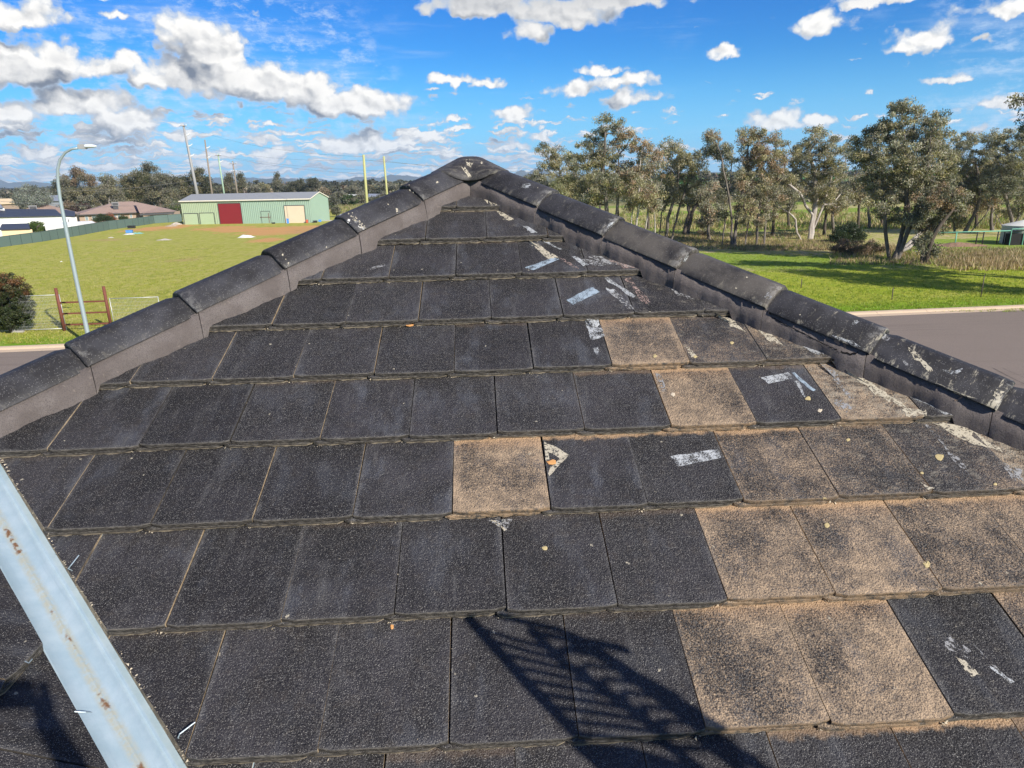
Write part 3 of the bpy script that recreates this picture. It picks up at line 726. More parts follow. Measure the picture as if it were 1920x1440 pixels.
crack([(1030, 395), (1041, 410)], .9, M_BRN, 4); crack([(1240, 515), (1252, 500)], 1.0, M_BRN, 5)
crack([(480, 640), (560, 598), (590, 590), (650, 560)], .0, M_CRK, 6) if False else None
crack([(1790, 752), (1812, 742), (1830, 738)], 2.5, M_BRN, 7)
for _ in range(34):
    t = rq.random(); cap_mark(dot(654 + 30 * t + rq.uniform(-3, 7), 402 + 30 * t + rq.uniform(-5, 2), rq.uniform(.7, 1.7), rq), M_CREAM, .2, 1)
for x, y in ((762, 350), (767, 347), (884 - 115, 356), (775, 360), (728, 383), (820, 342), (612, 463), (530, 478), (536, 486), (541, 494), (1008, 352), (1150, 372), (1080, 362), (1400, 520), (1380, 540), (1500, 590), (1820, 720)):
    cap_mark(dot(x, y, rq.uniform(1.2, 2.6), rq), M_CREAM, .3, 1)

# valley flashing
M_GALV, n, out = mat('galvanised_valley_iron')
tco = n.n('ShaderNodeTexCoord').outputs['Object']; gx = n.sep(tco)[0]
n1 = n.noise(tco, 14.0, 5, 0.6); n2 = n.noise(tco, 60.0, 6, 0.7); n3 = n.noise(n.v('MULTIPLY', tco, (60, 2.2, 1)), 1.0, 4, 0.6)
c = n.mix(n.ss(n1, 0.3, 0.7), (0.33, 0.44, 0.50), (0.41, 0.51, 0.565))
c = n.mix(n.m('MULTIPLY', n.ss(n3, 0.55, 0.75), 0.35), c, (0.27, 0.36, 0.42))
c = n.mix(n.m('MULTIPLY', n.ss(n.m('ABSOLUTE', gx), 0.020, 0.004), n.ss(n2, 0.30, 0.62)), c, (0.42, 0.43, 0.36))
rm = n.m('MULTIPLY', n.ss(n.m('ABSOLUTE', n.m('ADD', gx, n.m('MULTIPLY', n.m('SUBTRACT', n2, 0.5), 0.02))), 0.009, 0.002), n.ss(n.noise(tco, 8.0, 4, 0.7), 0.54, 0.60))
c = n.mix(rm, c, (0.20, 0.10, 0.045))
p = n.n('ShaderNodeBsdfPrincipled', i={'Base Color': c, 'Roughness': 0.45, 'Metallic': 0.25, 'Specular IOR Level': 0.5})
b = n.n('ShaderNodeBump', i={'Strength': 0.35, 'Distance': 0.004, 'Height': n.m('ADD', n1, n.m('MULTIPLY', n2, 0.5))})
M_GALV.node_tree.links.new(b.outputs[0], p.inputs['Normal']); M_GALV.node_tree.links.new(p.outputs[0], out.inputs[0])
vdir = Vector((-1, 1, TPp)).normalized(); vx = Vector((1, 1, 0)).normalized()
vu = vx.cross(vdir)
VF = Matrix(((vx.x, vdir.x, vu.x, C0), (vx.y, vdir.y, vu.y, 0), (vx.z, vdir.z, vu.z, ZR), (0, 0, 0, 1)))
mb = MB(); xs = [-.20, -.150, -.062, -.059, -.056, -.008, -.004, 0, .004, .008, .042, .045, .048, .053, .056, .059, .150, .20]
ridge = {-.059: .0045, .045: .0045, .056: .0045, 0: .008, -.004: .005, .004: .005}
ys = [-3.6 + i * 0.12 for i in range(52)]
vs = [(x + rnd.uniform(-.0008, .0008), y, abs(x) * .319 - 0.040 + ridge.get(x, 0) + rnd.uniform(-.0007, .0007) + 0.0012 * math.sin(y * 3 + x * 9)) for y in ys for x in xs]
nx_ = len(xs)
fs = [(a * nx_ + i, a * nx_ + i + 1, (a + 1) * nx_ + i + 1, (a + 1) * nx_ + i) for a in range(len(ys) - 1) for i in range(nx_ - 1)]
mb.add(vs, fs); mb.build('valley_flashing', [M_GALV], house, True, mw=VF, label='pale blue galvanised valley with a rusty centre fold')

# wire tile clips sticking out beside the valley
M_WIRE = simple('galvanised_wire', (0.42, 0.5, 0.54), 0.35, 0.5)
def hline(pts, nrm, off, p0=(0, 0, 0)):
    return [Vector(hit(x, y, nrm, o_, p0)) + Vector((0, 0, ZR)) for (x, y), o_ in zip(pts, off)]
for pts, nn, off, p0 in (([(148, 1041), (133, 1060), (128, 1066), (141, 1073)], N1, (.012, .010, .0, -.03), (0, 0, 0)),
                     ([(366, 1354), (337, 1376), (334, 1383), (340, 1390)], N1, (.014, .012, .002, -.03), (0, 0, 0)),
                     ([(140, 1334), (160, 1335), (172, 1336)], N2, (.012, .012, -.02), P0w),
                     ([(47, 1240), (54, 1243), (60, 1236)], N2, (.006, .014, .006), P0w)):
    mb = MB(); mb.tube(hline(pts, nn, off, p0), 0.0016, 6); mb.build('tile_clip', M_WIRE, house)

# paint residue, tape remains, lichen
bpy.context.view_layer.update()
_tl = []
for o in roofA.children:
    mw_ = house.matrix_basis @ o.matrix_basis; cc = mw_ @ Vector((.15, .17, 0)); _tl.append((o, mw_.inverted(), mw_, cc))
_hb = house.matrix_basis.copy(); _hbi = _hb.inverted()
def surf1(x, y, lift=0.0012):
    d = Vector(ray(x, y)).normalized(); o0 = Vector((0, 0, EYE)); best = None
    g_ = Vector(from_house(hit(x, y, N1, -.014)))
    for o, iv, mw, cc in _tl:
        if (cc - g_).length > .45: continue
        ok, loc, nrm, _ = o.ray_cast(iv @ o0, (iv.to_3x3() @ d).normalized())
        if ok:
            w = mw @ loc; t = (w - o0).length
            if best is None or t < best[0]: best = (t, w)
    w = best[1] if best else g_
    return _hbi @ (w - d * .0002) + Vector((0, -SPp, CPp)) * lift * .8
def mark(poly, m_, jag=0.0, nm='paint_mark', seg=5):
    r_ = random.Random(int(poly[0][0] * 7 + poly[0][1])); pts = []
    for a, b in zip(poly, poly[1:] + poly[:1]):
        for t in range(seg):
            q = t / seg; pts.append((a[0] * (1 - q) + b[0] * q + (r_.uniform(-jag, jag)), a[1] * (1 - q) + b[1] * q + (r_.uniform(-jag, jag))))
    ps = [surf1(x, y) for x, y in pts]; c_ = sum(ps, Vector()) / len(ps)
    mb = MB(); k = len(ps)
    mb.add([c_] + ps, [(0, 1 + i, 1 + (i + 1) % k) for i in range(k)])
    mb.v = [tuple(Vector(v)) for v in mb.v]
    o = mb.build(nm, m_, house)
    return o
MK = [([(1062, 563), (1110, 538), (1124, 548), (1074, 572)], M_BLUEW, .8), ([(984, 502), (1036, 483), (1050, 486), (1000, 507)], M_BLUEW, .8),
 ([(991, 452), (1009, 458), (1048, 483), (1029, 486), (1013, 474)], M_CREAM, 1.2), ([(1046, 484), (1056, 484), (1086, 504), (1078, 503)], M_PINK, 1.0),
 ([(895, 361), (911, 361), (933, 384), (919, 387)], M_CREAM, 1.2), ([(929, 396), (940, 396), (963, 411), (953, 414)], M_CREAM, 1.2),
 ([(1018, 453), (1030, 455), (1055, 468), (1040, 465)], M_WHITE, 1.2), ([(1072, 480), (1082, 482), (1104, 497), (1092, 498)], M_WHITE, 1.5),
 ([(1097, 598), (1122, 600), (1134, 632), (1108, 637), (1100, 612)], M_WHITE, 1.5), ([(1112, 652), (1122, 652), (1122, 664), (1116, 664)], M_WHITE, 1.5),
 ([(1425, 708), (1478, 699), (1487, 709), (1441, 720)], M_WHITE, .8), ([(1484, 699), (1491, 699), (1529, 732), (1521, 734)], M_BLUEW, 1.4),
 ([(1020, 828), (1068, 852), (1030, 893), (1024, 886)], M_CREAM, 1.0), ([(1257, 856), (1346, 842), (1353, 859), (1271, 875)], M_WHITE, 1.2),
 ([(1774, 1188), (1800, 1206), (1830, 1228), (1812, 1234), (1770, 1213)], M_GREYM, 2.0), ([(1791, 1230), (1812, 1242), (1837, 1265), (1819, 1268)], M_CREAM, 2.0),
 ([(1813, 1200), (1822, 1206), (1900, 1282), (1893, 1282)], M_GREYM, 2.5), ([(1852, 1248), (1862, 1252), (1903, 1280), (1896, 1281)], M_WHITE, 1.5),
 ([(913, 975), (962, 973), (949, 995)], M_GREYM, 1.5), ([(920, 976), (928, 976), (951, 993), (946, 996)], M_CREAM, 1.0),
 ([(1132, 521), (1140, 520), (1192, 556), (1184, 559)], M_WHITE, 1.5), ([(1134, 540), (1152, 543), (1165, 555), (1190, 582), (1176, 580)], M_GREYM, 2.2),
 ([(1172, 524), (1182, 520), (1218, 568), (1208, 570)], M_PINK, 2.2), ([(1135, 540), (1148, 542), (1155, 549), (1145, 550)], M_WHITE, 1.5),
 ([(1340, 588), (1372, 600), (1400, 625), (1370, 610)], M_CREAM, 3.0), ([(1285, 648), (1292, 652), (1307, 669), (1296, 670)], M_CREAM, 1.6),
 ([(1405, 604), (1430, 612), (1470, 648), (1440, 636)], M_CREAM, 3.5), ([(1480, 636), (1520, 646), (1548, 662), (1530, 664)], M_WHITE, 3.5),
 ([(1560, 678), (1600, 692), (1660, 735), (1700, 765), (1668, 752), (1610, 716)], M_CREAM, 4.0), ([(1535, 680), (1560, 690), (1602, 752), (1586, 740)], M_GREYM, 3.5),
 ([(1690, 765), (1738, 768), (1736, 780), (1700, 782)], M_CREAM, 2.0), ([(1745, 793), (1800, 796), (1850, 822), (1878, 846), (1830, 836)], M_CREAM, 2.5),
 ([(1700, 742), (1745, 752), (1790, 776), (1770, 776)], M_WHITE, 3.0), ([(1735, 795), (1748, 800), (1820, 890), (1806, 885)], M_GREYM, 4.0),
 ([(980, 424), (990, 424), (1008, 436), (996, 437)], M_WHITE, 1.2), ([(1080, 488), (1120, 480), (1160, 492), (1190, 500), (1110, 496)], M_GREYM, 3.0),
 ([(1140, 488), (1160, 490), (1200, 503), (1170, 503)], M_PINK, 2.0), ([(1250, 535), (1280, 545), (1300, 560), (1275, 556)], M_GREYM, 2.5),
 ([(1488, 712), (1500, 718), (1512, 745), (1505, 742)], M_WHITE, 2.0), ([(1560, 752), (1580, 748), (1600, 765), (1585, 775)], M_GREYM, 2.0),
 ([(684, 508), (700, 500), (722, 496), (722, 499), (702, 504)], M_GREYM, .6), ([(1228, 700), (1240, 702), (1250, 735), (1242, 738)], M_GREYM, 1.0),
 ([(1725, 905), (1738, 912), (1752, 915), (1742, 919)], M_CREAM, 1.5), ([(1880, 870), (1915, 880), (1918, 905), (1895, 895)], M_GREYM, 3)]
for pl_, m_, jg in MK: mark(pl_, m_, jg)
def blob(x, y, rpx, m_, nm, ry=None, seed=0):
    r_ = random.Random(int(x * 3 + y + seed)); k = 9; ry = ry or rpx * .8
    pts = [(x + math.cos(2 * math.pi * i / k) * rpx * r_.uniform(.6, 1.15), y + math.sin(2 * math.pi * i / k) * ry * r_.uniform(.6, 1.15)) for i in range(k)]
    top = [surf1(a, b, .0014) for a, b in pts]; top2 = [surf1(x + (a - x) * .6, y + (b - y) * .6, .0024) for a, b in pts]; bot = [surf1(a, b, .0003) for a, b in pts]
    mb = MB(); mb.add(bot + top + top2, [(i, (i + 1) % k, k + (i + 1) % k, k + i) for i in range(k)] + [(k + i, k + (i + 1) % k, 2 * k + (i + 1) % k, 2 * k + i) for i in range(k)] + [tuple(range(2 * k, 3 * k))])
    return mb.build(nm, m_, house)
for x, y, r_ in ((1022, 1028, 6), (1762, 857, 9), (1515, 747, 6), (1537, 770, 5), (1546, 936, 4), (1728, 887, 4), (1866, 908, 4), (1738, 1058, 8), (1550, 985, 6), (1303, 669, 4), (1228, 668, 4), (1262, 740, 5), (1372, 643, 4), (1590, 825, 4)):
    blob(x, y, r_, M_YELL if r_ != 5 else M_CRUMB, 'lichen_patch')
for x, y, r_, m_ in ((1034, 867, 10, M_LEAF), (735, 1176, 4, M_LEAF)):
    blob(x, y, r_, m_, 'leaf_fragment', 5)
# dry leaves lie loose on the roof, so each is a thing of its own
def leaf_thing(x, y, rx_, ry_, label, lift=0.003, nrm=N1, p0=(0, 0, 0), z0=None):
    r_ = random.Random(int(x)); k = 8
    c_ = Vector(hit(x, y, nrm, (surf_h(uv1(x, y)[1]) if nrm is N1 else -.02) + lift, p0)) if z0 is None else Vector(z0)
    pts = []
    for i in range(k):
        q = Vector(hit(x + math.cos(2 * math.pi * i / k) * rx_, y + math.sin(2 * math.pi * i / k) * ry_, nrm, (surf_h(uv1(x, y)[1]) if nrm is N1 else -.02) + lift + r_.uniform(0, .007), p0))
        pts.append(q)
    wc = Vector(from_house(c_)); W_ = [Vector(from_house(q)) - wc for q in pts]
    mb = MB(); mb.add([Vector((0, 0, .003))] + W_ + [w + Vector((0, 0, -.0012)) for w in W_], [(0, 1 + i, 1 + (i + 1) % k) for i in range(k)] + [(1 + i, 1 + k + i, 1 + k + (i + 1) % k, 1 + (i + 1) % k) for i in range(k)])
    o = mb.build('dry_leaf', M_LEAF, None, label=label, cat='leaf'); o.location = wc
leaf_thing(768, 607, 9, 5, 'curled orange dry leaf lying under a tile nose, above the fourth course')
# crumbs of mortar and grit: nobody could count them
mb = MB(); rg = random.Random(3)
def crumb(P, s):
    vs = [P + Vector((rg.uniform(-1, 1), rg.uniform(-1, 1), rg.uniform(-.1, .9))) * s for _ in range(4)]
    mb.add(vs, [(0, 1, 2), (0, 2, 3), (0, 3, 1), (1, 3, 2)])
for k in range(-2, 9):
    for j in range(-12, 16):
        i = j + (0.5 if k % 2 else 0)
        u, v = i * .30, k * GAUGE
        for _ in range(6):
            uu = u - rg.uniform(0, .03) if rg.random() < .7 else u + rg.uniform(0, .3); vv = v - rg.uniform(.0, .008); hh = surf_h(vv) + .001
            P = Vector((uu, vv * CPp - hh * SPp, vv * SPp + hh * CPp + ZR)); a, b2, c2 = side_hip(P)
            if min(a, b2) < .12 or c2 < .01: continue
            crumb(P, rg.uniform(.0008, .0032) * (2.2 if rg.random() < .06 else 1))
        for _ in range(5):
            uu = u - rg.uniform(0.002, .03); vv = v - rg.uniform(.0, .006); hh = surf_h(vv) + rg.uniform(.001, .012)
            P = Vector((uu, vv * CPp - hh * SPp, vv * SPp + hh * CPp + ZR)); a, b2, c2 = side_hip(P)
            if min(a, b2) < .12 or c2 < .01 or rg.random() < .35: continue
            crumb(P, rg.uniform(.002, .0055))
        for _ in range(3):                                   # along the side joint
            vv = v + rg.uniform(0, .33); hh = surf_h(vv) + .0005; uu = u + rg.uniform(-.003, .002)
            P = Vector((uu, vv * CPp - hh * SPp, vv * SPp + hh * CPp + ZR)); a, b2, c2 = side_hip(P)
            if min(a, b2) < .12 or c2 < .01: continue
            crumb(P, rg.uniform(.0008, .0024))
for _ in range(420):
    u, v = rg.uniform(-2, 2.6), rg.uniform(-.8, 2.8); hh = surf_h(v) + .0003
    P = Vector((u, v * CPp - hh * SPp, v * SPp + hh * CPp + ZR)); a, b2, c2 = side_hip(P)
    if min(a, b2) < .12 or c2 < .01: continue
    crumb(P, rg.uniform(.0006, .0022))
for _ in range(500):                                         # crusty lip along the valley cut
    t = rg.uniform(-2.6, 1.2); P = Vector((C0 + .100 - t + rg.uniform(-.002, .003), t, ZR + t * TPp - .012 + rg.uniform(-.012, .008)))
    crumb(P, rg.uniform(.002, .006))
mb.build('mortar_crumbs', M_CRUMB, house, kind='stuff')

# ------------------------------------------------------------------ ground, road, far land
def region(n, pos, pts, soft=3.0, wob=None):
    """mask from a list of (centre, radii) ellipses in world metres"""
    acc = None
    for (cx, cy, rx, ry) in pts:
        q = n.v('MULTIPLY', n.v('SUBTRACT', pos, (cx, cy, 0)), (1 / rx, 1 / ry, 0))
        d = n.m('SUBTRACT', 1.0, n.v('LENGTH', q)); acc = d if acc is None else n.m('MAXIMUM', acc, d)
    return n.m('ADD', acc, wob) if wob is not None else acc
def gp(x, y, rx, ry):                           # ellipse on the ground under a pixel ellipse
    c = G(x, y); ex = abs(G(x + rx, y)[0] - c[0]); ey = abs(G(x, y - ry)[1] - G(x, y + ry)[1]) / 2 * 1.15
    return (c[0], c[1], ex, ey)
M_GR, n, out = mat('pasture_ground')
pos = n.n('ShaderNodeNewGeometry').outputs['Position']
px_, py_, _z = n.sep(pos)
flat = n.xyz(px_, py_, 0.0)
n1 = n.noise(flat, 0.045, 6, 0.6); n2 = n.noise(flat, 0.5, 6, 0.65); n3 = n.noise(flat, 6.0, 5, 0.7); n4 = n.noise(n.v('MULTIPLY', flat, (1, .35, 1)), 1.3, 6, 0.7)
# mown paddock on the left, brighter lawn on the right
gl = n.mix(n.ss(n4, 0.35, 0.65), (0.300, 0.325, 0.045), (0.415, 0.385, 0.105))
gl = n.mix(n.m('MULTIPLY', n.ss(n2, 0.50, 0.72), 0.55), gl, (0.42, 0.34, 0.15))
gl = n.mix(n.m('MULTIPLY', n.ss(n3, 0.50, 0.75), 0.45), gl, (0.150, 0.185, 0.022))
grr = n.mix(n.ss(n2, 0.30, 0.70), (0.265, 0.330, 0.025), (0.375, 0.385, 0.055))
grr = n.mix(n.m('MULTIPLY', n.ss(n4, 0.52, 0.72), 0.5), grr, (0.24, 0.24, 0.05))
grr = n.mix(n.m('MULTIPLY', n.ss(n3, 0.46, 0.72), 0.35), grr, (0.170, 0.270, 0.012))
c = n.mix(n.ss(n.m('ADD', px_, n.m('MULTIPLY', py_, 0.06)), -8.0, 10.0), gl, grr)
# strip of lush verge by the kerb
kd = n.m('SUBTRACT', py_, n.m('ADD', 37.15, n.m('MULTIPLY', px_, 0.0866)))
verge = n.m('MULTIPLY', n.ss(kd, 4.6, 1.5), n.ss(n2, 0.15, 0.5))
c = n.mix(n.m('MULTIPLY', verge, 0.85), c, (0.135, 0.285, 0.012))
# orange clay and bare earth
wob = n.m('MULTIPLY', n.m('SUBTRACT', n.noise(flat, 0.25, 6, 0.7), 0.5), 2.2)
e1 = region(n, flat, [gp(530, 433, 90, 8), gp(460, 431, 70, 5), gp(570, 428, 80, 6), gp(500, 450, 36, 4), gp(305, 427, 50, 6), gp(420, 428, 60, 4)], wob=wob)
c = n.mix(n.m('MULTIPLY', n.ss(e1, 0.0, 0.5), 0.9), c, (0.56, 0.29, 0.12))
e2 = region(n, flat, [gp(340, 487, 40, 6), gp(600, 430, 60, 12), gp(200, 450, 60, 3), gp(250, 470, 30, 3), gp(30, 612, 40, 6)], wob=n.m('MULTIPLY', wob, 1.1))
c = n.mix(n.m('MULTIPLY', n.ss(e2, 0.0, 0.9), 0.55), c, (0.40, 0.27, 0.13))
stk = n.noise(n.v('MULTIPLY', flat, (.12, .8, 1)), 1.0, 6, .7); pt = n.noise(flat, .16, 6, .72)
c = n.mix(n.m('MULTIPLY', n.ss(stk, .52, .68), .35), c, (.40, .34, .13))
c = n.mix(n.m('MULTIPLY', n.ss(pt, .58, .70), .45), c, (.12, .17, .02))
# rough dry belt under the trees on the right, with green swards behind
rb = n.m('MULTIPLY', n.ss(n.m('ADD', n.m('SUBTRACT', py_, n.m('MULTIPLY', px_, 0.0)), n.m('MULTIPLY', n2, 5.0)), 58.5, 62.0), n.ss(px_, 2.0, 9.0))
dry = n.mix(n.ss(n4, 0.38, 0.62), (0.50, 0.41, 0.22), (0.32, 0.35, 0.07))
swz = n.m('SINE', n.m('ADD', n.m('MULTIPLY', py_, 0.16), n.m('MULTIPLY', n1, 7.0)))
dry = n.mix(n.m('MULTIPLY', n.ss(swz, 0.1, 0.7), 0.8), dry, (0.19, 0.31, 0.025))
dry = n.mix(n.m('MULTIPLY', n.ss(n3, 0.45, 0.7), 0.4), dry, (0.10, 0.085, 0.04))
c = n.mix(rb, c, dry)
# far country: straw and scrub mosaic
far = n.mix(n.ss(n.noise(flat, 0.012, 5, 0.6), 0.42, 0.58), (0.22, 0.195, 0.10), (0.085, 0.105, 0.045))
far = n.mix(n.ss(n.noise(n.v('MULTIPLY', flat, (.3, 1, 1)), 0.006, 5, 0.6), 0.5, 0.62), far, (0.05, 0.06, 0.035))
c = n.mix(n.ss(n.m('ADD', py_, n.m('MULTIPLY', n1, 40.0)), 185.0, 240.0), c, far)
p = n.n('ShaderNodeBsdfPrincipled', i={'Base Color': c, 'Roughness': 0.95, 'Specular IOR Level': 0.1})
b = n.n('ShaderNodeBump', i={'Strength': 0.8, 'Distance': 0.12, 'Height': n.m('ADD', n3, n2)})
M_GR.node_tree.links.new(b.outputs[0], p.inputs['Normal']); M_GR.node_tree.links.new(p.outputs[0], out.inputs[0])
mb = MB(); L = 7000
ygr = [-L, -600, -60, 40, 60, 75, 90, 105, 120, 135, 150, 165, 185, 215, 260, 400, 900, 2500, L]
cols_ = [(-L, DROP), (-40, DROP), (-14, DROP), (-9, DROP * .85), (-5, DROP * .4), (-1.5, 0.0), (6, 0.0)]
vs = [((-L if q == 0 else fence_x(y) + o_), y, z) for y in ygr for q, (o_, z) in enumerate(cols_)]
vs = []
for y in ygr:
    for o_, z in cols_: vs.append((o_ if o_ == -L else fence_x(y) + o_, y, z))
    vs.append((L, y, 0.0))
nc_ = len(cols_) + 1
mb.add(vs, [(r * nc_ + q, r * nc_ + q + 1, (r + 1) * nc_ + q + 1, (r + 1) * nc_ + q) for r in range(len(ygr) - 1) for q in range(nc_ - 1)])
mb.build('ground', M_GR, kind='structure')

KA, KB = np.array([-300, 37.15 - 300 * .0866]), np.array([300, 37.15 + 300 * .0866])
def kpt(x, off): return (x, 37.15 + x * 0.0866 + off)
M_ROAD, n, out = mat('asphalt')
pos = n.n('ShaderNodeNewGeometry').outputs['Position']
a1 = n.noise(pos, 0.35, 4); a2 = n.noise(pos, 45.0, 3, 0.7); a3 = n.noise(n.v('MULTIPLY', pos, (0.12, 2.0, 1)), 1.0, 5, 0.6)
c = n.mix(a1, (0.165, 0.133, 0.108), (0.200, 0.163, 0.135)); c = n.mix(n.ss(a2, 0.4, 0.7), c, (0.26, 0.215, 0.18)); c = n.mix(n.m('MULTIPLY', n.ss(a3, 0.5, 0.7), 0.35), c, (0.135, 0.108, 0.090))
p = n.n('ShaderNodeBsdfPrincipled', i={'Base Color': c, 'Roughness': 0.9, 'Specular IOR Level': 0.2})
M_ROAD.node_tree.links.new(p.outputs[0], out.inputs[0])
mb = MB()
mb.add([(*kpt(-300, -0.55), .008), (*kpt(-300, -19), .008), (*kpt(300, -19), .008), (*kpt(300, -0.55), .008)], [(0, 1, 2, 3)])
mb.build('road', M_ROAD, kind='structure')
# tyre marks
M_TYRE = flake_material('tyre_rubber_mark', (0.035, 0.032, 0.030), 0.45, 30.0)
mb = MB()
for (x0, y0, x1, y1, w_) in ((1862, 690, 1990, 752, .12), (1880, 690, 2010, 745, .10)):
    a, b_ = G(x0, y0, .012), G(x1, y1, .012); k = 14; vs = []
    for i in range(k + 1):
        t = i / k; q = a * (1 - t) + b_ * t; q[1] += .5 * math.sin(t * 3.1); vs += [(q[0], q[1] - w_, .012), (q[0], q[1] + w_, .012)]
    mb.add(vs, [(2 * i, 2 * i + 2, 2 * i + 3, 2 * i + 1) for i in range(k)])
mb.build('tyre_marks', M_TYRE, kind='structure')
M_KERB = simple('kerb_concrete', (0.50, 0.385, 0.27), 0.85, var=0.12, scale=1.5, bump=0.3, world=True)
mb = MB(); prof = [(0.28, 0.0), (0.26, .145), (0.05, .15), (-0.08, .11), (-0.16, .035), (-0.60, .014), (-0.62, 0.0)]
xk = -120
while xk < 150:
    x1 = xk + 2.985
    vs = [(*kpt(x, o_), h) for x in (xk, x1) for o_, h in prof]; m_ = len(prof)
    mb.add(vs, [(i, i + m_, i + m_ + 1, i + 1) for i in range(m_ - 1)] + [tuple(range(m_)), tuple(reversed(range(m_, 2 * m_)))])
    xk += 3.0
mb.build('kerb', M_KERB, kind='structure')

# far paddock, tree belts, hills
M_FIELD = simple('green_crop', (0.045, 0.175, 0.012), 0.95, var=.2, scale=.01, world=True)
mb = MB(); a_, b_, c_, d_ = G(1240, 348, .05), G(1460, 343, .05), G(1900, 326, .05), G(1160, 338, .05)
a_, b_, c_, d_ = AT(1250, 352, 520), AT(1490, 348, 520), AT(1520, 328, 1500), AT(1230, 335, 1500)
vs = []
for x0, x1, Y, z in ((90, 320, 520, .06), (150, 560, 900, 1.5), (220, 900, 1500, 6.0)): vs += [(x0, Y, z), (x1, Y, z)]
mb.add(vs, [(0, 1, 3, 2), (2, 3, 5, 4)]); mb.build('far_crop_field', M_FIELD, kind='structure')
M_HILL = simple('hill_forest', (0.040, 0.055, 0.060), 1.0, var=.25, scale=.004, world=True)
def hill(name, cx, cy, L_, H, wid, seed, ang=0.0):
    r_ = random.Random(seed); nx_, ny_ = 60, 8; vs = []; ph = [r_.uniform(0, 6) for _ in range(6)]
    for i in range(nx_):
        t = i / (nx_ - 1); e = math.sin(math.pi * t) ** .7
        prof_ = e * (0.55 + .25 * math.sin(t * 5 + ph[0]) + .14 * math.sin(t * 11 + ph[1]) + .08 * math.sin(t * 23 + ph[2]) + .05 * math.sin(t * 41 + ph[3]))
        for j in range(ny_):
            w_ = j / (ny_ - 1) * 2 - 1; h = H * max(0, prof_) * max(0, 1 - w_ * w_) ** .8 * (1 + .1 * math.sin(i * 1.3 + j * 2))
            vs.append((cx + (t - .5) * L_ * math.cos(ang) - w_ * wid * math.sin(ang), cy + (t - .5) * L_ * math.sin(ang) + w_ * wid * math.cos(ang), h - 2))
    mb = MB(); mb.add(vs, [(i * ny_ + j, (i + 1) * ny_ + j, (i + 1) * ny_ + j + 1, i * ny_ + j + 1) for i in range(nx_ - 1) for j in range(ny_ - 1)])
    return mb.build(name, M_HILL, None, True, kind='structure')
def hillpx(x0, x1, ytop, Y, seed, wid=400):
    a, b_ = AT(x0, 345, Y), AT(x1, 345, Y); xm = (x0 + x1) / 2
    H = AT(xm, ytop, Y)[2] + 3
    hill('distant_hills', (a[0] + b_[0]) / 2, Y, b_[0] - a[0], H * (2.0 if Y > 3000 else 1.25), wid, seed)
for q in ((-160, 130, 337, 6000, 1), (60, 300, 346, 6200, 2), (330, 520, 335, 6300, 3), (420, 640, 333, 6100, 4), (600, 800, 332, 6200, 5), (740, 930, 331, 6400, 6), (900, 1060, 316, 6300, 7), (1240, 1420, 322, 6300, 8), (1400, 2100, 318, 6400, 9), (480, 540, 338, 4200, 10)): hillpx(*q)
for q in ((560, 760, 345, 900, 21, 60), (700, 1000, 339, 1100, 22, 70), (380, 620, 350, 1000, 24, 60), (-100, 180, 352.5, 1200, 23, 80)): hillpx(*q)

# ------------------------------------------------------------------ trees
def leaf_material(name, gain=1.0):
    m_, n, out = mat(name)
    at = n.n('ShaderNodeAttribute', attribute_name='leafcol').outputs['Color']
    c = n.mix(1.0, at, (gain, gain, gain), 'MULTIPLY')
    p = n.n('ShaderNodeBsdfPrincipled', i={'Base Color': c, 'Roughness': 0.5, 'Specular IOR Level': 0.45})
    tr = n.n('ShaderNodeBsdfTranslucent', i={'Color': n.mix(1.0, c, (1.0, 1.0, 0.45), 'MULTIPLY')})
    mx = n.n('ShaderNodeMixShader', i={0: 0.30, 1: p.outputs[0], 2: tr.outputs[0]})
    m_.node_tree.links.new(mx.outputs[0], out.inputs[0]); return m_
M_LEAVES = leaf_material('eucalypt_leaves')
def bark(name, c0, c1, c2):
    m_, n, out = mat(name)
    co = n.n('ShaderNodeTexCoord').outputs['Object']
    a = n.noise(n.v('MULTIPLY', co, (3, 3, .6)), 1.0, 5, .65); b_ = n.noise(n.v('MULTIPLY', co, (14, 14, 2.5)), 1.0, 5, .7)
    c = n.mix(n.ss(a, .4, .6), c0, c1); c = n.mix(n.ss(b_, .55, .68), c, c2)
    p = n.n('ShaderNodeBsdfPrincipled', i={'Base Color': c, 'Roughness': .9, 'Specular IOR Level': .15})
    bu = n.n('ShaderNodeBump', i={'Strength': .6, 'Distance': .03, 'Height': b_})
    m_.node_tree.links.new(bu.outputs[0], p.inputs['Normal']); m_.node_tree.links.new(p.outputs[0], out.inputs[0]); return m_
BK_PALE = bark('smooth_pale_bark', (0.33, 0.29, 0.25), (0.44, 0.40, 0.36), (0.17, 0.13, 0.10))
BK_DARK = bark('rough_dark_bark', (0.075, 0.060, 0.048), (0.12, 0.10, 0.085), (0.035, 0.028, 0.022))
BK_MID = bark('mottled_grey_bark', (0.105, 0.088, 0.074), (0.20, 0.175, 0.152), (0.05, 0.04, 0.033))
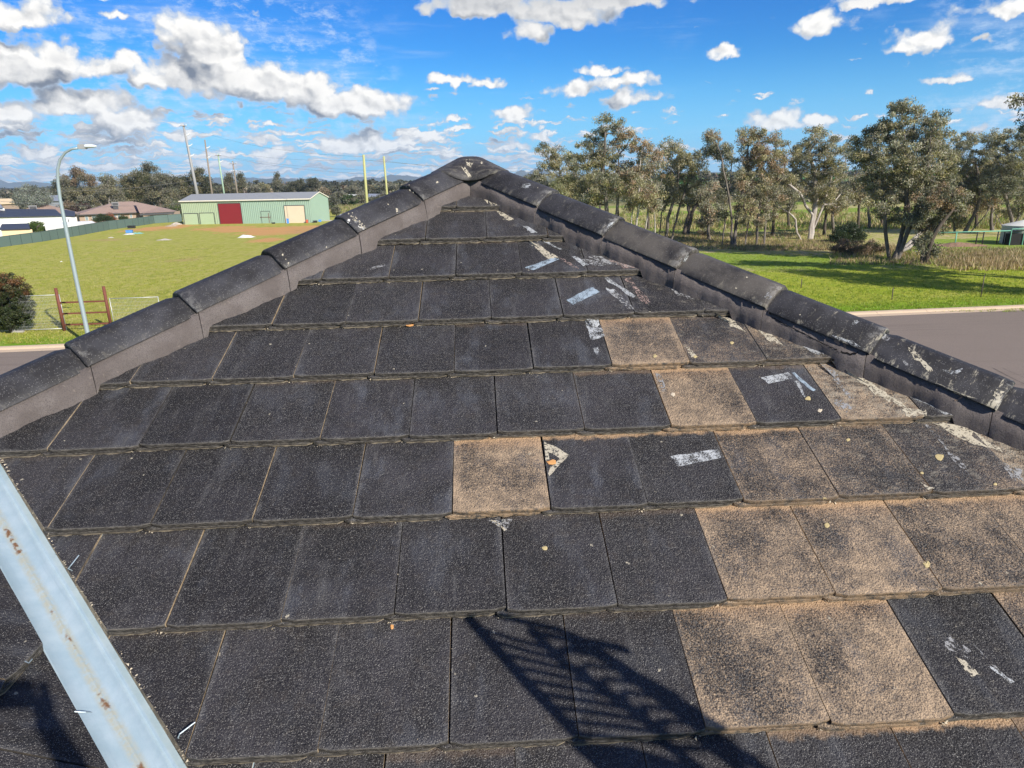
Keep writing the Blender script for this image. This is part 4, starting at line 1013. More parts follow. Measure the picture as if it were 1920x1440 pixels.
def add_leaves(name, cents, crad, nper, size, cols, parent, seed, droop=.6, slim=.38):
    """small leaf faces clustered round the twig ends"""
    g_ = np.random.default_rng(seed); nC = len(cents)
    cents = np.array(cents); cid = np.repeat(np.arange(nC), nper); n_ = len(cid)
    d = g_.normal(size=(n_, 3)); d /= np.linalg.norm(d, axis=1)[:, None]
    rr = g_.random(n_) ** (1 / 2.2)
    crv = np.array(crad)[cid] if hasattr(crad, '__len__') else crad
    off = d * (rr * crv)[:, None]; off[:, 2] *= .75
    c = cents[cid] + off
    L_ = size * g_.uniform(.55, 1.35, n_)
    ax = g_.normal(size=(n_, 3)); ax[:, 2] -= droop * 1.6; ax /= np.linalg.norm(ax, axis=1)[:, None]
    o2 = g_.normal(size=(n_, 3)); sd_ = np.cross(ax, o2); sd_ /= np.linalg.norm(sd_, axis=1)[:, None] + 1e-9
    a = ax * (L_ / 2)[:, None]; b_ = sd_ * (L_ * slim / 2)[:, None]
    V = np.empty((n_, 4, 3)); V[:, 0] = c - a; V[:, 1] = c + b_ - a * .1; V[:, 2] = c + a; V[:, 3] = c - b_ - a * .1
    me = bpy.data.meshes.new(name); me.vertices.add(n_ * 4); me.vertices.foreach_set('co', V.ravel())
    me.loops.add(n_ * 4); me.loops.foreach_set('vertex_index', np.arange(n_ * 4)); me.polygons.add(n_)
    me.polygons.foreach_set('loop_start', np.arange(n_) * 4); me.polygons.foreach_set('loop_total', np.full(n_, 4))
    colr = np.array(cols)[cid] * g_.uniform(.65, 1.4, (n_, 1)) * g_.uniform(.92, 1.08, (n_, 3))
    rgba = np.concatenate([colr, np.ones((n_, 1))], 1).astype(np.float32)
    at = me.attributes.new('leafcol', 'FLOAT_COLOR', 'FACE'); at.data.foreach_set('color', rgba.ravel())
    me.materials.append(M_LEAVES); me.update(); me.validate()
    return link(name, me, parent)
GREY, OLIVE, BROWN, DARK, BRIGHT, SAGE = (0.33, 0.315, 0.230), (0.33, 0.300, 0.165), (0.36, 0.265, 0.175), (0.155, 0.160, 0.105), (0.12, 0.18, 0.035), (0.30, 0.30, 0.165)
DENS = 1.75
def tree(name, label, cat, stems, lobes, nc, nper, leaf, pal, bk, tr=.22, crad=.75, group=None, seed=1, depth=None, parts=('trunk', 'crown'), droop=.6, dead=0):
    """stems: pixel polylines from the ground up; lobes: pixel ellipses of the crown; everything stands at the depth of the first stem's foot"""
    nc = int(nc * DENS); r_ = random.Random(seed); base = G(*stems[0][0]) if depth is None else np.array([AT(*stems[0][0], depth)[0], depth, gz(AT(*stems[0][0], depth)[0], depth)])
    Yb = base[1]; fz = (base - np.array([0, 0, EYE])) @ fw; ppm = F / fz
    root = empty(name, tuple(base), label, cat, group)
    nodes, par = [], []
    for st in stems:
        b0 = G(*st[0]) if depth is None else np.array([AT(*st[0], depth)[0], depth, 0.0]); b0[2] = base[2] - 0.05
        if abs(b0[1] - Yb) > 8: b0 = np.array([AT(st[0][0], st[0][1], Yb)[0], Yb, -.05])
        prev = -1; dyo = 0; P_ = [b0] if st is stems[0] else [np.array([base[0], base[1], base[2] - .35]), b0]
        for q in st[1:]:
            dyo += r_.uniform(-.5, .5); w = AT(q[0], q[1], b0[1] + dyo); P_.append(w)
        for a, b_ in zip(P_, P_[1:]):
            k = max(2, int(np.linalg.norm(b_ - a) / .8))
            for i in range(0 if prev < 0 else 1, k + 1):
                t = i / k; w = a * (1 - t) + b_ * t + (np.array([r_.uniform(-.07, .07), r_.uniform(-.07, .07), 0]) if 0 < i < k else 0)
                nodes.append(w); par.append(prev); prev = len(nodes) - 1
    nstem = len(nodes)
    tot = sum(l[2] * l[3] for l in lobes); cents, cols, crs = [], [], []
    for l in lobes:
        m_ = max(3, int(nc * l[2] * l[3] / tot)); lp = l[4] if len(l) > 4 else pal
        off = r_.uniform(-.5, .5) * l[2] / ppm
        c0 = AT(l[0], l[1], Yb + off); rx_, rz_ = l[2] / ppm, l[3] / ppm
        for _ in range(m_):
            d = np.array([r_.gauss(0, 1), r_.gauss(0, 1), r_.gauss(0, 1)]); d /= np.linalg.norm(d); rr = r_.random() ** (1 / 2.6)
            cents.append(c0 + d * rr * np.array([rx_, rx_ * .9, rz_]) * .93); col = lp[r_.randrange(len(lp))]; k = r_.uniform(.7, 1.25)
            cols.append([x * k for x in col]); crs.append(crad * r_.uniform(.6, 1.25))
    order = sorted(range(len(cents)), key=lambda i: min(np.linalg.norm(cents[i] - nodes[j]) for j in range(0, nstem, 2)))
    tips = []
    arr = np.array(nodes)
    for i in order:
        c = cents[i]; dv = arr - c; dist = np.linalg.norm(dv, axis=1) + np.maximum(0, dv[:, 2]) * 1.6 + np.maximum(0, 2.2 - arr[:, 2]) * 2.0
        j = int(np.argmin(dist)); a = nodes[j]; k = max(1, int(np.linalg.norm(c - a) / 1.0)); prev = j; new = []
        sag = np.array([r_.uniform(-.2, .2), r_.uniform(-.2, .2), .12 * np.linalg.norm(c - a)])
        for q in range(1, k + 1):
            t = q / k; w = a * (1 - t) + c * t + sag * math.sin(math.pi * t); nodes.append(w); par.append(prev); prev = len(nodes) - 1; new.append(w)
        arr = np.concatenate([arr, np.array(new)]); tips.append(prev)
    cnt = np.zeros(len(nodes)); 
    for t in tips: cnt[t] += 1
    for i in range(len(nodes) - 1, -1, -1):
        if par[i] >= 0: cnt[par[i]] += max(cnt[i], .5)
    mx = max(cnt); rad = np.maximum(.012, tr * (cnt / mx) ** .46)
    mb = MB(); kids = {}
    for i, p_ in enumerate(par): kids.setdefault(p_, []).append(i)
    def chain(i, start):
        seq = [start] if start is not None else []; cur = i
        while True:
            seq.append(cur); ks = kids.get(cur, [])
            if not ks: break
            ks = sorted(ks, key=lambda q: -cnt[q]); 
            for o_ in ks[1:]: todo.append((o_, cur))
            cur = ks[0]
        return seq
    todo = [(i, None) for i in kids.get(-1, [])]
    while todo:
        i, s_ = todo.pop(); sq = chain(i, s_)
        pts = [nodes[q] - base for q in sq]; rr = [rad[q] for q in sq]
        if s_ is not None: rr[0] = min(rad[s_], rad[sq[1]] * 1.35)
        elif len(rr) > 2: rr[0] *= 1.5; rr[1] *= 1.1
        if len(pts) > 1: mb.tube(pts, rr, 8 if rr[0] > .08 else (5 if rr[0] > .03 else 3), caps=False)
    mb.build(parts[0], bk, root, True)
    if nper: add_leaves(parts[1], [c - base for c in cents], crs, nper, leaf, cols, root, seed, droop)
    return root
gR = 'eucalyptus trees beyond the lawn on the right'
MIX1, MIX2, MIX3, MIX4 = [GREY, OLIVE, OLIVE, DARK], [GREY, OLIVE, BROWN], [GREY, GREY, DARK, OLIVE], [BROWN, OLIVE, BROWN, GREY]
TREES = [
 ('tall gum with an open olive crown just right of the roof peak', [[(1068, 452), (1062, 400), (1050, 320), (1040, 290)], [(1075, 452), (1085, 390), (1075, 320)]],
  [(1035, 290, 36, 26), (1058, 305, 34, 24), (1022, 322, 28, 18), (1090, 330, 34, 34), (1068, 345, 30, 25), (1000, 338, 16, 10)], 80, 120, MIX1, BK_MID, .2),
 ('gum whose lone tuft stands highest of the near left clump', [[(1142, 470), (1138, 400), (1130, 320), (1135, 250)], [(1150, 470), (1158, 380), (1160, 290)]],
  [(1143, 232, 27, 17), (1118, 262, 26, 20), (1165, 258, 28, 24, [BROWN, GREY]), (1100, 295, 40, 28), (1146, 300, 40, 36), (1130, 350, 44, 36), (1175, 330, 26, 34), (1108, 380, 20, 22)], 130, 130, MIX1, BK_MID, .22),
 ('brown tinged gum with thin bare stems behind the right hip', [[(1190, 470), (1196, 400), (1200, 320), (1205, 275)], [(1180, 470), (1184, 410), (1190, 350)], [(1205, 470), (1215, 400), (1222, 340)], [(1228, 470), (1228, 420), (1226, 380)], [(1172, 468), (1170, 420), (1172, 380)]],
  [(1200, 275, 26, 20, [BROWN, GREY, OLIVE]), (1218, 310, 34, 34), (1195, 345, 34, 38), (1225, 370, 30, 28), (1180, 385, 18, 16)], 95, 120, MIX2, BK_PALE, .12),
 ('broad crowned gum with two leaning trunks right of the bare stems', [[(1248, 455), (1252, 410), (1268, 360), (1275, 300)], [(1236, 452), (1240, 400), (1262, 350)], [(1258, 440), (1275, 385), (1290, 340)]],
  [(1262, 285, 34, 24), (1290, 300, 30, 24), (1252, 330, 38, 36), (1296, 335, 28, 26), (1270, 365, 34, 24), (1238, 380, 22, 22), (1310, 310, 18, 22, [DARK])], 115, 125, MIX1, BK_MID, .19),
 ('short gnarled tree with a black crooked trunk', [[(1283, 441), (1286, 420), (1293, 400), (1290, 383), (1276, 374)], [(1290, 425), (1297, 400), (1305, 385)]],
  [(1305, 378, 20, 13), (1316, 365, 20, 15), (1283, 358, 14, 12), (1322, 385, 13, 9)], 40, 100, MIX3, BK_DARK, .24),
 ('slim gum carrying dark separate tufts up one bare stem', [[(1373, 462), (1372, 420), (1368, 380), (1360, 335), (1350, 285), (1340, 262)], [(1362, 330), (1375, 290)]],
  [(1334, 262, 20, 15, [BROWN, GREY]), (1350, 284, 24, 15, [DARK, GREY]), (1330, 285, 16, 11, [DARK]), (1366, 300, 11, 9, [DARK]), (1357, 318, 7, 8, [DARK]), (1358, 338, 6, 14, [DARK]), (1350, 375, 11, 22, [DARK, GREY]), (1356, 400, 12, 12, [DARK])], 62, 95, [DARK, GREY], BK_MID, .12),
 ('tallest rusty brown crowned gum in the middle of the row', [[(1377, 462), (1380, 420), (1390, 370), (1402, 300), (1405, 260)], [(1383, 455), (1398, 400), (1425, 330), (1432, 280)], [(1398, 447), (1405, 410), (1412, 350)], [(1420, 440), (1422, 400), (1430, 350)], [(1434, 444), (1436, 400), (1440, 360)]],
  [(1403, 255, 24, 18, MIX4), (1435, 272, 32, 30, MIX4), (1412, 300, 34, 34, MIX4), (1448, 320, 30, 34, MIX4), (1408, 350, 34, 34), (1440, 370, 32, 30), (1400, 395, 28, 26), (1432, 410, 26, 18), (1392, 330, 14, 20)], 175, 125, MIX2, BK_MID, .18),
 ('big gum with a forked white trunk', [[(1517, 449), (1519, 425), (1524, 403), (1510, 385), (1500, 362), (1482, 348)], [(1524, 403), (1530, 370), (1528, 320), (1515, 290)], [(1519, 425), (1545, 380), (1560, 330)], [(1502, 450), (1494, 436), (1492, 412), (1478, 398), (1462, 388)]],
  [(1490, 288, 38, 28), (1530, 266, 40, 28), (1560, 290, 38, 34), (1512, 318, 48, 34), (1560, 335, 40, 36, MIX3), (1470, 330, 26, 28), (1476, 368, 26, 26, [DARK, GREY]), (1532, 365, 42, 26), (1580, 375, 26, 22, MIX3), (1462, 395, 18, 12)], 200, 135, MIX1, BK_PALE, .30),
 ('tallest grey green gum with many stems, left of the leaning one', [[(1675, 487), (1688, 450), (1698, 400), (1702, 330), (1695, 250)], [(1683, 487), (1700, 440), (1722, 380), (1742, 300), (1745, 250)], [(1668, 487), (1660, 430), (1658, 380), (1650, 300)], [(1690, 470), (1712, 410), (1700, 350)]],
  [(1690, 213, 34, 24), (1742, 232, 34, 27), (1655, 243, 38, 24), (1708, 262, 56, 34), (1632, 272, 38, 28, [DARK, GREY]), (1765, 278, 36, 34), (1672, 300, 56, 34), (1728, 318, 54, 38), (1640, 335, 36, 30), (1700, 355, 44, 26), (1762, 335, 36, 32), (1620, 300, 26, 22), (1648, 378, 30, 24), (1672, 405, 24, 18)], 290, 140, MIX3, BK_MID, .19),
 ('leaning dark stemmed gum with low dense leaves', [[(1733, 493), (1742, 465), (1757, 430), (1785, 395), (1800, 370)], [(1728, 490), (1735, 450), (1738, 410), (1735, 370)], [(1738, 480), (1722, 440), (1712, 400)]],
  [(1740, 385, 36, 28), (1776, 372, 36, 26), (1715, 405, 26, 22, [DARK, GREY]), (1748, 420, 26, 22, [DARK, GREY, BROWN]), (1795, 392, 20, 16), (1735, 455, 20, 20, [DARK, GREY]), (1750, 475, 14, 12, [DARK])], 110, 110, [GREY, DARK, BROWN], BK_DARK, .2),
 ('spreading gum with grey limbs over the green rail', [[(1808, 437), (1825, 405), (1838, 370), (1830, 300)], [(1818, 437), (1850, 400), (1868, 350)]],
  [(1815, 268, 36, 20), (1795, 300, 32, 26), (1842, 298, 36, 28), (1812, 335, 36, 30, [DARK, GREY]), (1850, 340, 36, 32), (1800, 362, 30, 20, [DARK, GREY])], 160, 130, MIX3, BK_MID, .2),
 ('wide gum above the water tank', [[(1900, 440), (1898, 420), (1892, 395), (1880, 350), (1870, 300)], [(1898, 410), (1925, 380), (1940, 330)], [(1894, 400), (1860, 388), (1838, 380)]],
  [(1872, 262, 34, 20), (1905, 268, 32, 26), (1885, 305, 44, 30), (1935, 300, 40, 45), (1880, 350, 46, 34, [DARK, GREY]), (1925, 360, 40, 36), (1900, 395, 28, 12), (1868, 330, 30, 26)], 210, 130, MIX3, BK_MID, .2),
]
for q, (lab, st, lo, nc, npr, pal, bk, tr) in enumerate(TREES):
    tree('gum_tree', lab, 'tree', st, lo, nc, npr, .20 if q < 7 else .19, pal, bk, tr, crad=(.60 if q < 7 else .56), group=gR, seed=40 + q)
# a tall gum out of the frame on the right: its crown edge and shadow are in the photograph
tree('gum_tree', 'nearest tall gum at the right edge, only a sprig of its crown in view', 'tree', [[(2030, 530), (2025, 420), (2010, 300), (1995, 150)], [(2035, 530), (2080, 400), (2090, 250)]],
     [(1955, 190, 46, 24), (1965, 235, 46, 28), (2030, 170, 60, 50), (2060, 260, 70, 60), (1975, 300, 36, 40), (2040, 360, 70, 50), (2110, 300, 50, 60)], 210, 90, .22, MIX3, BK_MID, .38, crad=.7, group=gR, seed=77)
tree('gum_tree', 'gum standing outside the frame past the road bend', 'tree', [[(2160, 560), (2150, 400), (2140, 250)]],
     [(2140, 210, 80, 60), (2200, 300, 90, 80), (2090, 330, 70, 60), (2170, 400, 80, 50)], 130, 80, .26, MIX3, BK_MID, .4, crad=.9, group=gR, seed=78)
tree('wattle_tree', 'pale sage wattle in front of the gums, touching the right hip cap', 'tree', [[(1062, 470), (1066, 420), (1064, 370)], [(1070, 470), (1085, 400)]],
     [(1052, 345, 24, 20), (1078, 352, 24, 24), (1062, 380, 34, 28), (1090, 392, 24, 26), (1110, 412, 16, 16)], 85, 150, .15, [SAGE, SAGE, OLIVE], BK_MID, .12, crad=.55, seed=91, droop=.2)
tree('wattle_tree', 'yellow green wattle behind the leaning gum', 'tree', [[(1790, 436), (1788, 410), (1785, 395)], [(1790, 436), (1802, 405)]],
     [(1785, 402, 22, 16), (1800, 415, 16, 14), (1770, 412, 14, 12)], 36, 90, .2, [(0.17, 0.18, 0.05), OLIVE], BK_MID, .1, crad=.7, seed=92)
# slender saplings and trunks standing deeper in the paddock
BG = [(1448, 443, 350, 16, 22), (1397, 425, 352, 18, 22), (1545, 441, 366, 20, 26), (1563, 442, 372, 20, 24), (1160, 428, 350, 22, 26), (1316, 425, 375, 12, 18), (1608, 437, 360, 22, 26), (1630, 428, 345, 22, 30), (1655, 425, 352, 22, 28),
      (1775, 418, 352, 18, 24), (1830, 428, 372, 20, 22), (1860, 432, 365, 20, 24), (1215, 430, 368, 20, 22), (1330, 450, 405, 9, 12), (1480, 428, 360, 18, 22), (1345, 418, 362, 14, 16), (1705, 425, 350, 26, 26), (1125, 420, 345, 24, 28)]
place = ['behind the white forked trunk', 'seen between the two rusty gums', 'right of the forked white trunk', 'with a dark bole near the dark shrub', 'behind the lone tufted gum', 'behind the black crooked tree', 'above the dark shrub', 'between the shrub and tall grey gum',
         'hard against the tall grey gum', 'behind the leaning gum', 'beyond the green rail', 'left of the water tank', 'behind the bare stems', 'small, between the crooked and slim gums', 'left of the forked trunk', 'far beyond the slim gum', 'behind the many stemmed gum', 'far left behind the olive crown']
for q, (x, yb, yt, rx_, ry_) in enumerate(BG):
    r_ = random.Random(q)
    tree('gum_sapling' if rx_ < 13 else 'gum_tree', 'smaller paddock gum ' + place[q], 'tree', [[(x, yb), (x + r_.uniform(-4, 4), (yb + yt) / 2), (x + r_.uniform(-8, 8), yt)], [(x + 1, yb), (x + r_.uniform(-14, 14), (yb * .4 + yt * .6))]],
         [(x + r_.uniform(-8, 8), yt, rx_, ry_ * .7), (x + r_.uniform(-12, 12), yt + 14, rx_ * .9, ry_ * .6), (x + r_.uniform(-8, 8), yt - 14, rx_ * .7, ry_ * .5)], 34, 85, .26, [OLIVE, GREY, BROWN][q % 3:] + [GREY], (BK_DARK, BK_MID)[q % 2], .17, crad=.9, group='smaller gums in the paddock behind', seed=200 + q)
def shrub(label, x, yb, rx_, ry_, pal, seed, name='shrub', nc=40, nper=110, leaf=.14, crad=.4, depth=None, lob=None, group=None):
    return tree(name, label, 'shrub', [[(x, yb), (x, yb - ry_)], [(x, yb), (x + rx_ * .5, yb - ry_ * .9)], [(x, yb), (x - rx_ * .5, yb - ry_ * .9)]],
                lob or [(x, yb - ry_ * .95, rx_ * .8, ry_ * .85), (x - rx_ * .45, yb - ry_ * .6, rx_ * .55, ry_ * .6), (x + rx_ * .45, yb - ry_ * .65, rx_ * .55, ry_ * .6)], nc, nper, leaf, pal, BK_DARK, .05, crad, group, seed, depth, ('stems', 'foliage'), .1)
shrub('dense dark green rounded shrub beside the big gum', 1590, 455, 34, 20, [(0.03, 0.05, 0.018)], 301, nc=60, crad=.6, leaf=.2)
shrub('dry pinkish brown dead shrub, left of two', 1580, 474, 24, 14, [(0.27, 0.19, 0.13), (0.15, 0.11, 0.08)], 302, name='dead_shrub', nc=34)
shrub('larger dry brown dead shrub at the foot of the gums', 1622, 478, 40, 16, [(0.26, 0.18, 0.12), (0.11, 0.09, 0.055), (0.07, 0.08, 0.04)], 303, name='dead_shrub', nc=46)
shrub('low broken grey bush on the dry grass by the slim gum', 1322, 444, 18, 12, [(0.20, 0.15, 0.10), GREY], 304, name='dead_shrub', nc=22, nper=60)
shrub('large round hedge bush turning red brown on top behind the mesh panel', 20, 624, 44, 52, [(0.055, 0.07, 0.022), (0.04, 0.055, 0.02)], 305, nc=260, nper=150, leaf=.10, crad=.26,
      lob=[(18, 572, 44, 46), (20, 595, 42, 24), (16, 540, 34, 28, [(0.15, 0.075, 0.03), (0.10, 0.08, 0.03), (0.07, 0.075, 0.03)]), (-15, 575, 30, 46)])

# ------------------------------------------------------------------ buildings
def metal_mat(name, col, rough=.5, metal=.0, var=.08): return simple(name, col, rough, metal, var, .6, world=True)
M_SG1, M_SG2, M_SG3 = metal_mat('shed_sheet_light_green', (0.35, 0.43, 0.28), .55), metal_mat('shed_sheet_teal', (0.29, 0.40, 0.315), .55), metal_mat('shed_door_pale_green', (0.42, 0.52, 0.33), .6)
M_ROOFW = metal_mat('shed_roof_zinc', (0.29, 0.30, 0.30), .55, .1); M_CREAMT = metal_mat('cream_trim', (0.72, 0.68, 0.58), .6)
M_RED = metal_mat('red_roller_door', (0.24, 0.020, 0.026), .5); M_CREAMD = metal_mat('cream_roller_door', (0.72, 0.60, 0.44), .6)
M_DARKM = simple('dark_metal', (0.06, 0.06, 0.065), .5, .2)
A = G(345, 421); B = G(585, 417.5); D_ = G(604, 413.5)
fx = (B - A); W_ = np.linalg.norm(fx); th = math.atan2(fx[1], fx[0])
HE = HT(585, 417.5, 372); HRG = 1.15
shed = empty('shed', tuple(A), 'long green corrugated farm shed with red and cream roller doors', 'shed', rz=th)
DP = 9.5
def s_u(px): 
    # distance along the front under pixel column px at the foot
    for t in np.linspace(0, 1, 400):
        w = A + fx * t - np.array([0, 0, EYE]); x = 960 + F * (w @ cr) / (w @ fw)
        if x >= px: return t * W_
    return W_
def corr(mb, x0, x1, y, z0, z1, amp=.024, per=.40, mi=0, face=-1):
    n_ = int((x1 - x0) / (per / 2)); xs = [x0 + (x1 - x0) * i / n_ for i in range(n_ + 1)]
    vs = [(x, y + (amp if i % 2 else -amp), z) for z in (z0, z1) for i, x in enumerate(xs)]
    mb.add(vs, [(i, i + 1, i + n_ + 2, i + n_ + 1) for i in range(n_)], mi)
doors = [('small_roller_door', 347, 373, 401, M_SG3), ('small_roller_door', 377, 403, 400, M_SG3), ('red_roller_door', 414, 455, 382, M_RED), ('cream_roller_door', 536, 573, 386, M_CREAMD)]
xm1, xm2 = s_u(455), s_u(522)
for (x0, x1, m_) in ((0, xm1, M_SG1), (xm1, xm2, M_SG2), (xm2, W_, M_SG2)):
    mb = MB(); mb.box(x0, x1, .03, .12, 0, HE - .002); corr(mb, x0, x1, .0, 0.0, HE); mb.build('wall_sheeting', m_, shed)
mb = MB(); mb.add([(W_ + .015, .12, 0), (W_ + .015, DP, 0), (W_ + .015, DP, HE), (W_ + .015, DP / 2, HE + HRG), (W_ + .015, .12, HE)], [(0, 1, 2, 3, 4)])
n_ = int(DP / .1)
ys = [.12 + (DP - .12) * i / n_ for i in range(n_ + 1)]
mb.add([(W_ + .02 + (.012 if i % 2 else 0), y, z) for z in (0, 1) for i, y in enumerate(ys)], [])
k0 = len(mb.v) - 2 * (n_ + 1)
for i, y in enumerate(ys):
    t = 1 - abs(y - DP / 2) / (DP / 2); v_ = mb.v[k0 + n_ + 1 + i]; mb.v[k0 + n_ + 1 + i] = (v_[0], y, HE + HRG * t)
mb.f += [(k0 + i, k0 + i + 1, k0 + n_ + 2 + i, k0 + n_ + 1 + i) for i in range(n_)]; mb.mi += [0] * n_
mb.build('gable_wall', M_SG2, shed)
mb = MB(); mb.box(0, .05, .12, DP, 0, HE); mb.box(0, W_, DP, DP + .06, 0, HE); mb.build('wall', M_SG1, shed)
mb = MB(); sl_ = HRG / (DP / 2)
mb.add([(-.25, -.22, HE - .02 - .22 * sl_ + .06), (W_ + .18, -.22, HE - .02 - .22 * sl_ + .06), (W_ + .18, DP / 2, HE + HRG + .06), (-.25, DP / 2, HE + HRG + .06), (-.25, DP + .2, HE), (W_ + .18, DP + .2, HE)],
       [(0, 1, 2, 3), (3, 2, 5, 4)]); mb.build('roof', M_ROOFW, shed)
mb = MB(); mb.box(-.25, W_ + .2, -.36, -.23, HE - .2, HE + .02)
for s_ in (0, 1):
    ya, yb = (-.25, DP / 2) if s_ == 0 else (DP / 2, DP + .2); za, zb = (HE - .02, HE + HRG + .06) if s_ == 0 else (HE + HRG + .06, HE)
    mb.add([(W_ + .19, ya, za + .02), (W_ + .19, yb, zb + .02), (W_ + .19, yb, zb - .16), (W_ + .19, ya, za - .16), (W_ + .23, ya, za + .02), (W_ + .23, yb, zb + .02), (W_ + .23, yb, zb - .16), (W_ + .23, ya, za - .16)],
           [(4, 5, 6, 7), (0, 3, 2, 1), (0, 1, 5, 4), (3, 7, 6, 2)])
mb.build('gutter_and_barge', M_CREAMT, shed)
for nm, xa, xb, yt, m_ in doors:
    x0, x1 = s_u(xa), s_u(xb); zt = HT((xa + xb) / 2, 421 - (xa - 345) * 3.5 / 240, yt)
    mb = MB(); ns = int(zt / .18)
    for i in range(ns): mb.box(x0, x1, -.075 if i % 2 else -.068, -.02, zt * i / ns, zt * (i + 1) / ns - .012)
    d_ = mb.build('roller_door', m_, shed, label=nm.replace('_', ' '))
    mb = MB(); mb.box(x0 - .09, x0 - .002, -.10, -.015, 0, zt + .1); mb.box(x1 + .002, x1 + .09, -.10, -.015, 0, zt + .1); mb.box(x0, x1, -.10, -.015, zt + .002, zt + .12)
    mb.build('door_frame', M_DARKM, d_)
x0, x1 = s_u(492), s_u(508); zt = 2.35
mb = MB(); mb.box(x0, x1, -.05, -.02, 0, zt); dd = mb.build('personnel_door', M_SG2, shed)
mb = MB(); mb.box(x0 - .07, x0 - .002, -.06, -.015, 0, zt + .07); mb.box(x1 + .002, x1 + .07, -.06, -.015, 0, zt + .07); mb.box(x0, x1, -.06, -.015, zt + .002, zt + .09); mb.build('door_frame', M_DARKM, dd)
mb = MB(); mb.box(x1 - .35, x1 - .28, -.11, -.052, .1, zt - .3); mb.box(x0 - .3, x1 + .1, -.112, -.053, 1.2, 1.28); mb.build('brace', simple('rust_red_steel', (.2, .07, .05)), dd)
shed['label'] = 'long green corrugated farm shed with red and cream roller doors'

def ground_house(name, label, ridge, eave_px, eave_y, base_y, Yd, mats, wall_m, roof_m, hip=.9, windows=(), depth_=9.0, wall_h=2.5, cooler=None, group='houses behind the boundary fence'):
    """hipped roof house: eave_px=(x0,x1) pixel span of the front eave at row eave_y, ridge=(x0,x1,y)"""
    a, b_ = AT(eave_px[0], eave_y[0], Yd[0]), AT(eave_px[1], eave_y[1], Yd[1]); zE = (a[2] + b_[2]) / 2
    d = b_ - a; d[2] = 0; w_ = np.linalg.norm(d); ang = math.atan2(d[1], d[0])
    root = empty(name, (a[0], a[1], 0), label, 'house', group, rz=ang)
    def loc(x, y, yy):
        # pixel to local point on the vertical plane y=yy of the house
        o_ = np.array([a[0], a[1], 0]) + np.array([-math.sin(ang), math.cos(ang), 0]) * yy; nn = np.array([-math.sin(ang), math.cos(ang), 0])
        r_ = ray(x, y); P = np.array([0, 0, EYE]); t = ((o_ - P) @ nn) / (r_ @ nn); q = P + r_ * t - o_
        return q @ np.array([math.cos(ang), math.sin(ang), 0]), q[2]
    r0_, rz0 = loc(ridge[0], ridge[2], depth_ / 2); r1_, rz1 = loc(ridge[1], ridge[2], depth_ / 2); rz_ = (rz0 + rz1) / 2
    mb = MB(); mb.add([(0, 0, zE), (w_, 0, zE), (w_, depth_, zE), (0, depth_, zE), (r0_, depth_ / 2, rz_), (r1_, depth_ / 2, rz_)], [(0, 1, 5, 4), (1, 2, 5), (2, 3, 4, 5), (3, 0, 4)])
    mb.add([(0, 0, zE - .004), (w_, 0, zE - .004), (w_, depth_, zE - .004), (0, depth_, zE - .004)], [(3, 2, 1, 0)])
    rf = mb.build('roof', roof_m, root)
    mb = MB(); mb.box(-.06, w_ + .06, -.12, -.003, zE - .18, zE + .03); mb.build('fascia', M_DARKM, root)
    mb = MB(); mb.box(.6, w_ - .6, .6, depth_ - .6, -1.6, zE - .02); mb.build('wall', wall_m, root)
    for (x0, x1, y0, y1) in windows:
        u0, z1 = loc(x0, y0, .6); u1, z0 = loc(x1, y1, .6)
        mb = MB(); mb.box(u0 - .06, u1 + .06, .52, .57, z0 - .06, z1 + .06); f = mb.build('window', M_CREAMT, root)
        mb = MB(); mb.box(u0, u1, .50, .518, z0, z1); mb.build('pane', M_GLASS, f)
    if cooler:
        u, z = loc(cooler[0], cooler[1], 2.6)
        mb = MB(); mb.box(u - .75, u + .75, 2.2, 3.3, z - .3, z + .65); c_ = mb.build('evaporative_cooler', M_COOL, root)
        mb = MB(); mb.box(u - .55, u + .55, 2.4, 3.1, z - 1.1, z - .302); mb.build('duct', M_DARKM, c_)
        mb = MB(); mb.box(u - .6, u + .6, 2.18, 2.198, z - .15, z + .45); mb.build('louvre', M_DARKM, c_)
    return root
M_GLASS = simple('window_glass', (0.22, 0.27, 0.30), .15, spec=.6)
M_COOL = simple('grey_plastic', (0.20, 0.20, 0.20), .6)
M_RB = metal_mat('brown_tile_roof', (0.30, 0.215, 0.175), .8, var=.18); M_BRK = metal_mat('tan_brick', (0.33, 0.25, 0.19), .85)
M_WHT = metal_mat('white_render', (0.80, 0.80, 0.78), .7); M_BLKR = metal_mat('black_sheet_roof', (0.045, 0.047, 0.055), .5); M_YBR = metal_mat('cream_render', (0.72, 0.56, 0.34), .8)
M_GRYR = metal_mat('grey_sheet_roof', (0.25, 0.27, 0.30), .5)
ground_house('brown_house', 'brown hip roofed brick house with a cooler, nearest the green shed', (218, 250, 378), (142, 272), (402, 398.5), None, (168, 176), None, M_BRK, M_RB,
             windows=((159, 166, 405, 413), (172, 181, 404, 412), (213, 219, 403, 409), (220, 227, 402, 409), (243, 248, 401, 408)), depth_=15, cooler=(216, 384))
mbx = empty('brown_house_wing', (*AT(300, 410, 172)[:2], 0), 'low brown roofed house end tucked behind the fence beside the green shed', 'house', 'houses behind the boundary fence')
a, b_ = AT(262, 399, 170), AT(326, 397, 178)
o_ = np.array([*AT(300, 410, 172)[:2], 0])
mb = MB(); P1, P2, P3, P4 = AT(262, 400, 171), AT(326, 397, 176), AT(252, 378, 178), AT(300, 388, 181)
P5 = P2 + np.array([-2, 6, 0])
mb.add([p_ - o_ for p_ in (P1, P2, P4, P3, P5)], [(0, 1, 2, 3), (1, 4, 2)]); mb.build('roof', M_RB, mbx)
mb = MB(); q1, q2 = P1 - o_, P2 - o_
